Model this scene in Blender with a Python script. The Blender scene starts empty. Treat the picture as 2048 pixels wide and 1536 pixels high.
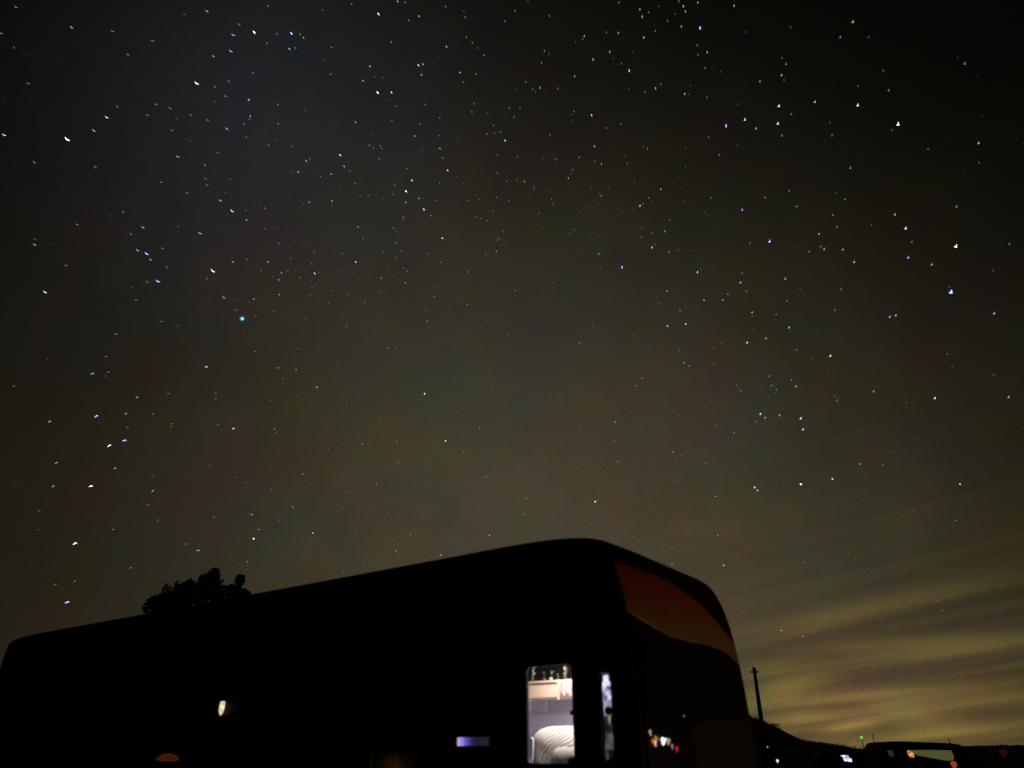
import bpy, bmesh, math, random
from mathutils import Vector, Matrix, noise

random.seed(7)
S = bpy.context.scene
COL = S.collection

# ------------------------------------------------------------------ camera
PITCH = math.radians(26.6)
EYE = 1.6
F = 1480.0                                   # focal length in photo pixels (2048 wide)
cam_data = bpy.data.cameras.new('camera')
cam = bpy.data.objects.new('camera', cam_data)
COL.objects.link(cam)
S.camera = cam
cam.location = (0, 0, EYE)
cam.rotation_euler = (math.radians(90) + PITCH, 0, 0)
cam_data.sensor_width = 36.0
cam_data.lens = 36.0 * F / 2048.0
cam_data.clip_start = 0.05
cam_data.clip_end = 9000
cam_data.dof.use_dof = True
cam_data.dof.focus_distance = 900
cam_data.dof.aperture_fstop = 1.25
CAMR = cam.rotation_euler.to_matrix()

# ------------------------------------------------------------------ view
S.view_settings.view_transform = 'Standard'
S.view_settings.look = 'None'
S.view_settings.exposure = 0.0
S.view_settings.gamma = 1.0
S.view_settings.use_curve_mapping = False
S.cycles.use_denoising = True
S.cycles.max_bounces = 6
S.cycles.transparent_max_bounces = 12


def direction(px, py):
    u = (px - 1024.0) / F
    v = (768.0 - py) / F
    return Vector((u, math.cos(PITCH) - v * math.sin(PITCH), math.sin(PITCH) + v * math.cos(PITCH)))


def azel(px, py):
    d = direction(px, py)
    return math.degrees(math.atan2(d.x, d.y)), math.degrees(math.atan2(d.z, math.hypot(d.x, d.y)))


# ------------------------------------------------------------------ world: night sky with town glow
world = bpy.data.worlds.new('World')
S.world = world
world.use_nodes = True
wn = world.node_tree
wn.nodes.clear()


class G:
    """tiny expression helper over shader math nodes"""
    def __init__(s, tree):
        s.t = tree

    def new(s, kind):
        return s.t.nodes.new(kind)

    def put(s, sock, v):
        if hasattr(v, 'is_output'):
            s.t.links.new(v, sock)
        else:
            sock.default_value = v

    def m(s, op, a, b=0.0, c=0.0, clamp=False):
        n = s.new('ShaderNodeMath')
        n.operation = op
        n.use_clamp = clamp
        s.put(n.inputs[0], a)
        s.put(n.inputs[1], b)
        s.put(n.inputs[2], c)
        return n.outputs[0]

    def gauss(s, x, mu, sg):
        d = s.m('DIVIDE', s.m('SUBTRACT', x, mu), sg)
        return s.m('EXPONENT', s.m('MULTIPLY', s.m('MULTIPLY', d, d), -1.0))

    def col(s, fac, rgb):
        n = s.new('ShaderNodeVectorMath')
        n.operation = 'SCALE'
        n.inputs[0].default_value = rgb
        s.put(n.inputs['Scale'], fac)
        return n.outputs[0]

    def v(s, op, a, b):
        n = s.new('ShaderNodeVectorMath')
        n.operation = op
        s.put(n.inputs[0], a)
        s.put(n.inputs[1], b)
        return n.outputs[0]

    def noise(s, vec, scale, detail=2.0, rough=0.5, distort=0.0):
        n = s.new('ShaderNodeTexNoise')
        s.put(n.inputs['Vector'], vec)
        n.inputs['Scale'].default_value = scale
        n.inputs['Detail'].default_value = detail
        n.inputs['Roughness'].default_value = rough
        n.inputs['Distortion'].default_value = distort
        return n


g = G(wn)
tc = g.new('ShaderNodeTexCoord').outputs['Generated']
sep = g.new('ShaderNodeSeparateXYZ')
g.put(sep.inputs[0], tc)
X, Y, Z = sep.outputs
AZ = g.m('MULTIPLY', g.m('ARCTAN2', X, Y), 57.29578)
EL = g.m('MULTIPLY', g.m('ARCSINE', Z), 57.29578)
ELP = g.m('MAXIMUM', EL, 0.0)

parts = []
# airglow of an open sky
parts.append(g.col(1.0, (0.0005, 0.0006, 0.0005)))
# broad light dome of a far town behind the trailer
dome = g.m('MULTIPLY', g.gauss(g.m('ADD', AZ, g.m('MULTIPLY', ELP, 0.16)), 5.0, 29.0), g.gauss(EL, 13.0, 26.0))
parts.append(g.col(dome, (0.0575, 0.0485, 0.0300)))
# warm haze along the horizon
hz = g.m('MULTIPLY', g.m('EXPONENT', g.m('DIVIDE', ELP, -13.0)), g.gauss(AZ, 0.0, 75.0))
parts.append(g.col(hz, (0.013, 0.0085, 0.0036)))
# bluish band of the milky way high on the left
mw = g.m('MULTIPLY', g.gauss(AZ, -24.0, 17.0), g.gauss(EL, 44.0, 12.0))
parts.append(g.col(mw, (0.0090, 0.0106, 0.0148)))
# nearer town glow low on the right
glow_az = g.gauss(AZ, 25.0, 17.0)
glow = g.m('MULTIPLY', glow_az, g.m('EXPONENT', g.m('DIVIDE', ELP, -5.0)))
cl_vec = g.new('ShaderNodeCombineXYZ')
tilt = g.m('SUBTRACT', EL, g.m('MULTIPLY', AZ, 0.13))
g.put(cl_vec.inputs[0], g.m('MULTIPLY', AZ, 0.022))
g.put(cl_vec.inputs[1], g.m('MULTIPLY', tilt, 0.85))
cn = g.noise(cl_vec.outputs[0], 1.25, 3.0, 0.5, 0.35)
ramp = g.new('ShaderNodeMapRange')
ramp.interpolation_type = 'SMOOTHSTEP'
g.put(ramp.inputs[0], cn.outputs['Fac'])
ramp.inputs[1].default_value = 0.34
ramp.inputs[2].default_value = 0.66
ramp.inputs[3].default_value = 0.50
ramp.inputs[4].default_value = 1.20
glow_c = g.m('MULTIPLY', glow, ramp.outputs[0])
parts.append(g.col(glow_c, (0.120, 0.084, 0.014)))
# long thin cloud streaks lit from below: (pixel a, pixel b, thickness deg, amount)
STREAKS = [((1500, 1262), (1930, 1172), 0.58, 0.028), ((1500, 1285), (1700, 1245), 0.35, 0.010),
           ((1620, 1300), (2048, 1272), 0.45, 0.016), ((1480, 1345), (1600, 1325), 0.45, 0.016),
           ((1700, 1325), (2080, 1285), 0.55, 0.022), ((1490, 1395), (1650, 1360), 0.70, 0.034),
           ((1530, 1412), (1900, 1378), 0.40, 0.036), ((1540, 1440), (1690, 1428), 0.30, 0.036),
           ((1650, 1462), (1750, 1446), 0.35, 0.060), ((1740, 1420), (1900, 1440), 0.90, 0.030),
           ((1850, 1410), (2080, 1395), 0.50, 0.022), ((1820, 1475), (2080, 1455), 0.45, 0.026),
           ((1300, 1062), (1480, 1050), 0.70, 0.004)]
for a, b, th, amt in STREAKS:
    aa, ab = azel(*a), azel(*b)
    ca, ce = (aa[0] + ab[0]) / 2, (aa[1] + ab[1]) / 2
    sl = (ab[1] - aa[1]) / (ab[0] - aa[0])
    ln = abs(ab[0] - aa[0]) * 0.55
    e2 = g.m('SUBTRACT', g.m('SUBTRACT', EL, ce), g.m('MULTIPLY', g.m('SUBTRACT', AZ, ca), sl))
    wob = g.m('MULTIPLY', g.m('SUBTRACT', cn.outputs['Fac'], 0.5), 1.1)
    f = g.m('MULTIPLY', g.gauss(g.m('ADD', e2, wob), 0.0, th), g.gauss(AZ, ca, ln))
    parts.append(g.col(g.m('MULTIPLY', f, amt * (1.6 if ce > 8 else 2.9)), (1.0, 0.69, 0.15)))
acc = parts[0]
for p in parts[1:]:
    acc = g.v('ADD', acc, p)
# uneven airglow colour
mot = g.noise(tc, 8.5, 3.0, 0.6)
mm = g.new('ShaderNodeVectorMath')
mm.operation = 'MULTIPLY_ADD'
g.put(mm.inputs[0], mot.outputs['Color'])
mm.inputs[1].default_value = (0.66, 0.58, 0.85)
mm.inputs[2].default_value = (0.67, 0.71, 0.575)
acc = g.v('MULTIPLY', acc, mm.outputs[0])
# fine pixel-scale grain added over the sky
gr = g.noise(tc, 780.0, 1.0, 0.5)
grm = g.new('ShaderNodeVectorMath')
grm.operation = 'MULTIPLY_ADD'
g.put(grm.inputs[0], gr.outputs['Color'])
grm.inputs[1].default_value = (0.9, 0.9, 0.9)
grm.inputs[2].default_value = (0.55, 0.55, 0.55)
acc = g.v('MULTIPLY', acc, grm.outputs[0])

SUN_EL, SUN_ROT = math.radians(-4.0), math.radians(35.0)
sky = g.new('ShaderNodeTexSky')
sky.sky_type = 'NISHITA'
sky.sun_disc = False
sky.sun_elevation = SUN_EL
sky.sun_rotation = SUN_ROT
bg_sky = g.new('ShaderNodeBackground')
g.put(bg_sky.inputs[0], sky.outputs[0])
bg_sky.inputs[1].default_value = 0.0004
bg = g.new('ShaderNodeBackground')
g.put(bg.inputs[0], acc)
bg.inputs[1].default_value = 1.0
addsh = g.new('ShaderNodeAddShader')
g.put(addsh.inputs[0], bg_sky.outputs[0])
g.put(addsh.inputs[1], bg.outputs[0])
wout = g.new('ShaderNodeOutputWorld')
g.put(wout.inputs[0], addsh.outputs[0])


# ------------------------------------------------------------------ helpers
def mat(name, color, rough=0.6, metal=0.0, emit=None, strength=0.0, grain=0.0, scale=12.0, bump=0.0, sampling=True):
    m = bpy.data.materials.new(name)
    m.use_nodes = True
    nt = m.node_tree
    b = nt.nodes['Principled BSDF']
    b.inputs['Base Color'].default_value = (*color, 1)
    b.inputs['Roughness'].default_value = rough
    b.inputs['Metallic'].default_value = metal
    if emit:
        b.inputs['Emission Color'].default_value = (*emit, 1)
        b.inputs['Emission Strength'].default_value = strength
    if grain or bump:
        k = G(nt)
        c = k.new('ShaderNodeTexCoord').outputs['Object']
        n = k.noise(c, scale, 5.0, 0.6)
        if grain:
            r = k.new('ShaderNodeMapRange')
            k.put(r.inputs[0], n.outputs['Fac'])
            r.inputs[3].default_value = 1.0 - grain
            r.inputs[4].default_value = 1.0 + grain
            k.put(b.inputs['Base Color'], k.col(r.outputs[0], color))
        if bump:
            bn = k.new('ShaderNodeBump')
            bn.inputs['Strength'].default_value = bump
            bn.inputs['Distance'].default_value = 0.01
            k.put(bn.inputs['Height'], n.outputs['Fac'])
            k.put(b.inputs['Normal'], bn.outputs[0])
    if not sampling:
        m.cycles.emission_sampling = 'NONE'
    return m


def link(name, me, parent=None, m=None, smooth=False):
    o = bpy.data.objects.new(name, me)
    COL.objects.link(o)
    if parent:
        o.parent = parent
    if m is not None and not me.materials:
        me.materials.append(m)
    if smooth:
        for p in me.polygons:
            p.use_smooth = True
    return o


def bm_obj(name, bm, m=None, parent=None, smooth=False):
    bmesh.ops.recalc_face_normals(bm, faces=bm.faces)
    me = bpy.data.meshes.new(name)
    bm.to_mesh(me)
    bm.free()
    return link(name, me, parent, m, smooth)


def thing(name, label, cat, loc=(0, 0, 0), rz=0.0, group=None):
    o = bpy.data.objects.new(name, None)
    COL.objects.link(o)
    o.empty_display_size = 0.2
    o.location = loc
    o.rotation_euler = (0, 0, rz)
    tag(o, label, cat, group)
    return o


def tag(o, label=None, cat=None, group=None, kind=None):
    if label:
        o['label'] = label
    if cat:
        o['category'] = cat
    if group:
        o['group'] = group
    if kind:
        o['kind'] = kind
    return o


def box(bm, a, b, bevel=0.0):
    x0, y0, z0 = a
    x1, y1, z1 = b
    vs = [bm.verts.new(p) for p in ((x0, y0, z0), (x1, y0, z0), (x1, y1, z0), (x0, y1, z0),
                                    (x0, y0, z1), (x1, y0, z1), (x1, y1, z1), (x0, y1, z1))]
    fs = [bm.faces.new([vs[i] for i in f]) for f in
          ((0, 3, 2, 1), (4, 5, 6, 7), (0, 1, 5, 4), (1, 2, 6, 5), (2, 3, 7, 6), (3, 0, 4, 7))]
    if bevel:
        es = set(e for f in fs for e in f.edges)
        bmesh.ops.bevel(bm, geom=list(es), offset=bevel, segments=2, affect='EDGES')
    return vs


def box_obj(name, a, b, m, parent=None, bevel=0.0):
    bm = bmesh.new()
    box(bm, a, b, bevel)
    return bm_obj(name, bm, m, parent)


def tube(bm, pts, rad, n=8):
    """connected tube through pts with radius per point"""
    pts = [Vector(p) for p in pts]
    rings = []
    for i, p in enumerate(pts):
        d = (pts[min(i + 1, len(pts) - 1)] - pts[max(i - 1, 0)])
        d = d.normalized() if d.length > 1e-9 else Vector((0, 0, 1))
        ref = Vector((0, 0, 1)) if abs(d.z) < 0.9 else Vector((1, 0, 0))
        a = d.cross(ref).normalized()
        b = d.cross(a)
        r = rad[i] if isinstance(rad, (list, tuple)) else rad
        rings.append([bm.verts.new(p + (a * math.cos(t) + b * math.sin(t)) * r)
                      for t in (2 * math.pi * k / n for k in range(n))])
    for r0, r1 in zip(rings, rings[1:]):
        for k in range(n):
            bm.faces.new((r0[k], r0[(k + 1) % n], r1[(k + 1) % n], r1[k]))
    bm.faces.new(rings[0][::-1])
    bm.faces.new(rings[-1])


def tube_obj(name, pts, rad, m, parent=None, n=8):
    bm = bmesh.new()
    tube(bm, pts, rad, n)
    return bm_obj(name, bm, m, parent, smooth=True)


def lathe(bm, prof, n=16, c=(0, 0, 0)):
    rings = []
    for r, z in prof:
        rings.append([bm.verts.new((c[0] + r * math.cos(2 * math.pi * k / n), c[1] + r * math.sin(2 * math.pi * k / n), c[2] + z)) for k in range(n)])
    for r0, r1 in zip(rings, rings[1:]):
        for k in range(n):
            bm.faces.new((r0[k], r0[(k + 1) % n], r1[(k + 1) % n], r1[k]))
    bm.faces.new(rings[0][::-1])
    bm.faces.new(rings[-1])


# ------------------------------------------------------------------ materials
M = {}
M['ground'] = mat('dry_ground', (0.045, 0.038, 0.028), 0.95, grain=0.5, scale=3.0, bump=0.8)
M['hill'] = mat('hill_soil', (0.02, 0.018, 0.012), 0.95, grain=0.4, scale=0.2)
M['scrub'] = mat('scrub', (0.035, 0.042, 0.02), 0.9)
M['leaf'] = mat('leaf', (0.04, 0.055, 0.025), 0.85)
M['bark'] = mat('bark', (0.06, 0.045, 0.03), 0.9, grain=0.4, scale=8, bump=0.6)
M['pole'] = mat('pole_wood', (0.30, 0.10, 0.045), 0.9, grain=0.4, scale=6, bump=0.4)
M['body'] = mat('black_paint', (0.012, 0.011, 0.011), 0.55, grain=0.15, scale=2)
M['body'].node_tree.nodes['Principled BSDF'].inputs['Specular IOR Level'].default_value = 0.08
M['roof'] = mat('roof_rubber', (0.012, 0.011, 0.010), 0.9, grain=0.3, scale=4)
M['roof'].node_tree.nodes['Principled BSDF'].inputs['Specular IOR Level'].default_value = 0.05
M['trim'] = mat('black_trim', (0.010, 0.010, 0.010), 0.5)
M['rubber'] = mat('rubber', (0.012, 0.012, 0.012), 0.8)
M['alu'] = mat('brushed_metal', (0.3, 0.3, 0.3), 0.45, 0.9)


# ------------------------------------------------------------------ ground and hill
bm = bmesh.new()
N = 48
R = [0, 3, 6, 10, 16, 25, 40, 60, 90, 140, 220, 400, 800, 1600, 3200]
rings = []
for r in R[1:]:
    rings.append([bm.verts.new((r * math.cos(2 * math.pi * k / N), r * math.sin(2 * math.pi * k / N),
                                (noise.noise(Vector((r * math.cos(2 * math.pi * k / N) * .13, r * math.sin(2 * math.pi * k / N) * .13, 0))) * 0.07 - 0.05) if r > 14 else -0.02))
                  for k in range(N)])
c0 = bm.verts.new((0, 0, -0.02))
for k in range(N):
    bm.faces.new((c0, rings[0][k], rings[0][(k + 1) % N]))
for r0, r1 in zip(rings, rings[1:]):
    for k in range(N):
        bm.faces.new((r0[k], r1[k], r1[(k + 1) % N], r0[(k + 1) % N]))
ground = bm_obj('ground', bm, M['ground'], smooth=True)
tag(ground, kind='structure')

# ridge: crest height read against bearing, real distance about 170 m
RIDGE = [(1300, 1405), (1420, 1412), (1490, 1426), (1512, 1436), (1535, 1453), (1560, 1471), (1580, 1479), (1600, 1482),
         (1636, 1484), (1655, 1490), (1675, 1493), (1700, 1501), (1735, 1506), (1760, 1503), (1820, 1497), (1880, 1492), (1960, 1490), (2060, 1489), (2200, 1486), (2500, 1480)]
RD = 170.0


def ridge_h(px):
    for (a, ya), (b, yb) in zip(RIDGE, RIDGE[1:]):
        if a <= px <= b:
            y = ya + (yb - ya) * (px - a) / (b - a)
            d = direction(px, y)
            return EYE + d.z * RD / d.y
    return 3.0


bm = bmesh.new()
rows = []
for i in range(241):
    px = 1300 + i * 5.0
    dx = direction(px, 1490)
    x = dx.x / dx.y * RD
    h = ridge_h(px)
    row = []
    for j, (dd, fr) in enumerate(((-55, 0.0), (-40, 0.22), (-25, 0.52), (-12, 0.82), (-4, .96), (0, 1.0), (6, .95), (20, .7), (45, .35), (80, 0.0))):
        jx = noise.noise(Vector((x * .12, dd * .12, 0))) * 0.5
        z = h * fr - 0.15 + (jx * 0.6 if 0 < j < 9 and j != 5 else 0)
        row.append(bm.verts.new((x, RD + dd, z if j != 5 else h - 0.12 + 0.1 * noise.noise(Vector((x * .5, 3, 0))))))
    rows.append(row)
for r0, r1 in zip(rows, rows[1:]):
    for a in range(9):
        bm.faces.new((r0[a], r0[a + 1], r1[a + 1], r1[a]))
hill = bm_obj('hill', bm, M['hill'], smooth=True)
tag(hill, kind='structure')


def leaf_quad(bm, p, s):
    a = Vector((random.gauss(0, 1), random.gauss(0, 1), random.gauss(0, 1))).normalized()
    b = a.orthogonal().normalized()
    c = a.cross(b)
    t = random.uniform(0, 6.28)
    d1 = (b * math.cos(t) + c * math.sin(t)) * s
    d2 = (c * math.cos(t) - b * math.sin(t)) * s * 0.55
    bm.faces.new([bm.verts.new(p + q) for q in (-d1, -d2, d1, d2)])


bm = bmesh.new()
for i in range(260):
    px = random.uniform(1380, 2100)
    dx = direction(px, 1490)
    x = dx.x / dx.y * RD
    h = ridge_h(px)
    dd = random.uniform(-14, 2)
    w = random.uniform(0.5, 1.4)
    hh = random.uniform(0.15, 0.5) * (0.6 if px > 1700 else 1)
    base = h * (1 + dd * 0.014) - 0.3
    for k in range(46):
        q = Vector((random.gauss(0, 1), random.gauss(0, 1), abs(random.gauss(0, 0.6))))
        q = Vector((q.x * w * 0.5, q.y * w * 0.5, min(q.z, 1.4) * hh))
        leaf_quad(bm, Vector((x, RD + dd, base)) + q, 0.16)
scrub = bm_obj('hillside_scrub', bm, M['scrub'])
tag(scrub, 'dark low scrub covering the hillside behind the utility pole', kind='stuff')


# ------------------------------------------------------------------ trees behind the trailer
def tree(name, label, depth, clumps, trunk_px, n_per=420, leaf=0.07):
    def P(px, py, dd=0.0):
        d = direction(px, py)
        t = (depth + dd) / d.y
        return Vector((d.x * t, d.y * t, EYE + d.z * t))
    foot = P(*trunk_px)
    foot.z = 0
    root = thing(name, label, 'tree', foot)
    bm = bmesh.new()
    top = P(trunk_px[0], trunk_px[1]) - foot
    tube(bm, [(0, 0, -0.1), (0.05, 0, top.z * 0.3), (-0.05, 0.04, top.z * 0.65), (top.x, top.y, top.z)], [0.2, 0.15, 0.11, 0.05], 9)
    bm_obj('trunk', bm, M['bark'], root, smooth=True)
    bmc = bmesh.new()
    for (cx, cy, rx, ry, dens) in clumps:
        c = P(cx, cy) - foot
        sc = depth / F * 1.0
        bl = bmesh.new()
        st = Vector((0, 0, max(0.5, top.z * random.uniform(0.45, 0.7))))
        mid = (st + c) / 2 + Vector((0, 0.1, -0.1))
        tube(bl, [st, mid, c], [0.06, 0.04, 0.015], 6)
        bm_obj('branch', bl, M['bark'], root, smooth=True)
        for k in range(int(0.72 * n_per * dens * max(1, rx * ry / 350))):
            while True:
                q = Vector((random.uniform(-1, 1), random.uniform(-1, 1), random.uniform(-1, 1)))
                if q.length < 1:
                    break
            q *= 1 + 0.3 * noise.noise(q * 2 + c)
            leaf_quad(bmc, c + Vector((q.x * rx * sc, q.y * rx * sc, q.z * ry * sc)), leaf * random.uniform(0.6, 1.3))
    o = bm_obj('crown', bmc, M['leaf'], root)
    return root


tree('broadleaf_tree', 'large dark tree with an uneven crown rising behind the trailer roof', 30.0,
     [(314, 1213, 24, 24, 1.2), (335, 1204, 24, 20, 1.2), (362, 1196, 28, 24, 1.4), (395, 1190, 30, 26, 1.4), (425, 1190, 26, 28, 1.4),
      (412, 1166, 17, 20, 1.5), (424, 1156, 12, 18, 1.5), (431, 1147, 7, 11, 0.8), (434, 1168, 6, 20, 0.9), (382, 1172, 14, 9, 0.5), (358, 1172, 11, 11, 0.34), (333, 1180, 10, 11, 0.26), (378, 1166, 9, 8, .25),
      (345, 1192, 12, 8, .4), (300, 1214, 12, 18, .6), (350, 1250, 55, 34, 1.0), (410, 1245, 50, 40, 1.0)], (385, 1235))
tree('small_tree', 'small dark tree with one round tuft on a thin stem beside the uneven crown', 28.0,
     [(480, 1161, 8.5, 11, 2.2), (479, 1176, 3, 10, 0.5), (462, 1182, 17, 11, 1.4), (482, 1190, 20, 12, 1.3), (500, 1197, 16, 9, 1.0), (450, 1196, 18, 16, 1.2), (475, 1215, 34, 20, 1.0)], (476, 1205))


# ------------------------------------------------------------------ the travel trailer
TO = Vector((0.865, 6.52, 0))
TR = math.atan2(-0.582, 0.813)
TMAT = Matrix.Translation(TO) @ Matrix.Rotation(TR, 4, 'Z')
TINV = TMAT.inverted()
W = 2.45
LEN = 11.85


def on_side(px, py, depth=0.0):
    """local trailer point where the line of sight meets the plane a given depth inside the near side wall"""
    o = TINV @ Vector((0, 0, EYE))
    d = TINV.to_3x3() @ direction(px, py)
    t = (depth - o.y) / d.y
    return o + d * t


trailer = thing('travel_trailer', 'long black travel trailer with a rounded reddish front cap and lit bedroom window', 'travel trailer', TO, TR)

ROOF_Z = 3.44
# side profile, x forward: from the rear bottom over the roof to the front bottom
PROF = [(-LEN, 0.75), (-LEN, 1.5), (-LEN, 2.90), (-LEN + .02, 3.13), (-LEN + .1, 3.33), (-LEN + .28, 3.39), (-LEN + .6, ROOF_Z - .015),
        (-LEN + .9, ROOF_Z - .01), (-LEN + 1.3, ROOF_Z - .006), (-8, ROOF_Z), (-5, ROOF_Z + .01), (-2, ROOF_Z + .025), (-1.1, ROOF_Z + .03),
        (-.6, ROOF_Z + .015), (-.28, ROOF_Z - .025), (-.1, ROOF_Z - .085), (.03, 3.25), (.12, 3.08), (.18, 2.87), (.22, 2.63), (.25, 2.36),
        (.27, 2.1), (.28, 1.85), (.29, 1.55), (.28, 1.2), (.25, .92), (.19, .75)]


def refine(pr, k):
    """Catmull-Rom through the profile points, k pieces per span"""
    out = []
    for i in range(len(pr) - 1):
        p0, p1, p2, p3 = (Vector(pr[max(0, min(len(pr) - 1, i + q))]) for q in (-1, 0, 1, 2))
        for j in range(k):
            t = j / k
            q = 0.5 * ((2 * p1) + (p2 - p0) * t + (2 * p0 - 5 * p1 + 4 * p2 - p3) * t * t + (3 * p1 - p0 - 3 * p2 + p3) * t ** 3)
            out.append((q.x, q.y))
    out.append(pr[-1])
    return out


PROF = refine(PROF, 3)


def normals(pr):
    out = []
    for i in range(len(pr)):
        a = Vector(pr[max(i - 1, 0)])
        b = Vector(pr[min(i + 1, len(pr) - 1)])
        d = (b - a).normalized()
        out.append(Vector((-d.y, d.x)))          # outward for this winding
    return out


NRM = normals(PROF)
RR = 0.24


def inset(y):
    """how far the skin draws in from the profile: bowed towards the near side, rounded at the far side"""
    if y < W / 2:
        ex = 0 if y > .8 else .13 * (1 - y / .8) ** 2
        ez = 0 if y > .25 else .06 * (1 - y / .25) ** 2
        c = .03 - math.sqrt(max(0, .0009 - (.03 - y) ** 2)) if y < .03 else 0
        return ex + c, ez + c
    dy = W - y
    e = 0 if dy >= RR else RR - math.sqrt(max(RR * RR - (RR - dy) ** 2, 0))
    return e, e


def prof_pt(i, y, off=0.0):
    """i may be fractional"""
    k = min(int(i), len(PROF) - 2)
    f = i - k
    p = Vector(PROF[k]).lerp(Vector(PROF[k + 1]), f)
    n = NRM[k].lerp(NRM[k + 1], f).normalized()
    e = inset(y)
    return Vector((p.x + n.x * (off - e[0]), y, p.y + n.y * (off - e[1])))


def shell(name, i0, i1, m, ys):
    bm = bmesh.new()
    cols = []
    steps = list(range(i0, i1 + 1))
    for y in ys:
        outer = [bm.verts.new(prof_pt(i, y)) for i in steps]
        inner = [bm.verts.new(prof_pt(i, y, -0.05) if 0.05 < y < W - .05 else prof_pt(i, y, -0.02)) for i in steps]
        cols.append((outer, inner))
    for (o0, n0), (o1, n1) in zip(cols, cols[1:]):
        for k in range(len(steps) - 1):
            bm.faces.new((o0[k], o0[k + 1], o1[k + 1], o1[k]))
            bm.faces.new((n0[k], n1[k], n1[k + 1], n0[k + 1]))
    for (o0, n0) in (cols[0], cols[-1]):
        for k in range(len(steps) - 1):
            bm.faces.new((o0[k], o0[k + 1], n0[k + 1], n0[k]))
    return bm_obj(name, bm, m, trailer, smooth=True)


YS = [0, .005, .015, .03, .08, .15, .25, .4, .6, .8, 1.2, 1.8, W - RR, W - .2, W - .16, W - .12, W - .08, W - .04, W - .012, W]
shell('rear_wall', 0, 15, M['body'], YS)
shell('roof', 15, 45, M['roof'], YS)
shell('front_cap', 45, len(PROF) - 1, M['body'], YS)


def front_index(z):
    for k in range(45, len(PROF) - 1):
        if PROF[k][1] >= z >= PROF[k + 1][1]:
            return k + (PROF[k][1] - z) / (PROF[k][1] - PROF[k + 1][1])
    return len(PROF) - 1


def lin(pts, x):
    if x <= pts[0][0]:
        return pts[0][1]
    for (a, ya), (b, yb) in zip(pts, pts[1:]):
        if a <= x <= b:
            return ya + (yb - ya) * (x - a) / (b - a)
    return pts[-1][1]


# cap panels with a swept lower edge, reddish light painted into the upper colour, a moulded skin 6 mm proud of the cap
mp = bpy.data.materials.new('cap_panel_painted_glow')
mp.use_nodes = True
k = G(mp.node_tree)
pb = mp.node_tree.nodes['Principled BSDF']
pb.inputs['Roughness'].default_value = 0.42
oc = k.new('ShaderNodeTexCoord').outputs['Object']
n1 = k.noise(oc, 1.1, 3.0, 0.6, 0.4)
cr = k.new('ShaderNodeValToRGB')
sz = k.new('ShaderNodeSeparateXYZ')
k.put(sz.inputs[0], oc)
lowness = k.m('MULTIPLY', k.m('SUBTRACT', 2.86, sz.outputs[2]), 1.1)  # redder high up, tan lower: falloff of the glow put into colour
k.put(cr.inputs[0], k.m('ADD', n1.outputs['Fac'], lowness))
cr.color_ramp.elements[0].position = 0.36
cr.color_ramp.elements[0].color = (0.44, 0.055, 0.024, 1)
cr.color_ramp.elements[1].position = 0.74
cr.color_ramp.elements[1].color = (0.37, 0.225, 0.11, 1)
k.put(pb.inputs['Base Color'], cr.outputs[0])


def cap_panel(name, ya, yb, zt, zb, m, off=0.0025):
    bm = bmesh.new()
    ny, nz = 34, 14
    g0 = []
    for i in range(ny + 1):
        y = ya + (yb - ya) * i / ny
        row = []
        for j in range(nz + 1):
            f = j / nz
            z = lin(zt, y) * (1 - f) + lin(zb, y) * f
            row.append(bm.verts.new(prof_pt(front_index(z), y, off)))
        g0.append(row)
    for r0, r1 in zip(g0, g0[1:]):
        for j in range(nz):
            bm.faces.new((r0[j], r0[j + 1], r1[j + 1], r1[j]))
    ex = bmesh.ops.extrude_face_region(bm, geom=bm.faces[:])
    for v in ex['geom']:
        if isinstance(v, bmesh.types.BMVert):
            v.co.x -= 0.003
    return bm_obj(name, bm, m, trailer, smooth=True)


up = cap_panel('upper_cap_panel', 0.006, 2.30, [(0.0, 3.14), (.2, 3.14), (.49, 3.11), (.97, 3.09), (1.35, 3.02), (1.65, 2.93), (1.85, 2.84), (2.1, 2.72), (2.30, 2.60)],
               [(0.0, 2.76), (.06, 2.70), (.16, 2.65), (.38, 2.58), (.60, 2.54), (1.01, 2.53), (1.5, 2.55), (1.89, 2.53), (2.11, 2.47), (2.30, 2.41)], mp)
up['label'] = 'upper cap panel with a red to tan glow painted in and a swept lower edge'
lp = cap_panel('lower_cap_panel', 0.75, W - 0.10, [(.7, 1.80), (1.0, 1.88), (1.9, 1.93), (2.4, 1.92)],
               [(.7, 1.50), (1.3, 1.45), (2.4, 1.40)], mat('lower_cap_paint', (0.015, 0.009, 0.0065), 0.8, grain=0.8, scale=2.2))
lp['label'] = 'dim brown lower cap panel'


# near side wall with real openings
def side_wall(y0, y1, holes, name):
    bm = bmesh.new()
    ring = [(p.x, p.z) for p in (prof_pt(i, y0) for i in range(len(PROF)))]

    def loop(pts):
        vs = [bm.verts.new((x, y0, z)) for x, z in pts]
        return [bm.edges.new((vs[i], vs[(i + 1) % len(vs)])) for i in range(len(vs))]
    es = loop(ring)
    for h in holes:
        es += loop(h)
    bmesh.ops.triangle_fill(bm, use_beauty=True, edges=es)
    ex = bmesh.ops.extrude_face_region(bm, geom=bm.faces[:])
    for v in ex['geom']:
        if isinstance(v, bmesh.types.BMVert):
            v.co.y = y1
    return bm_obj(name, bm, M['body'], trailer)


def rrect(x0, z0, x1, z1, r=0.04, n=4):
    out = []
    for cx, cz, a0 in ((x1 - r, z1 - r, 0), (x0 + r, z1 - r, 90), (x0 + r, z0 + r, 180), (x1 - r, z0 + r, 270)):
        for k in range(n + 1):
            a = math.radians(a0 + 90 * k / n)
            out.append((cx + r * math.cos(a), cz + r * math.sin(a)))
    return out


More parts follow.
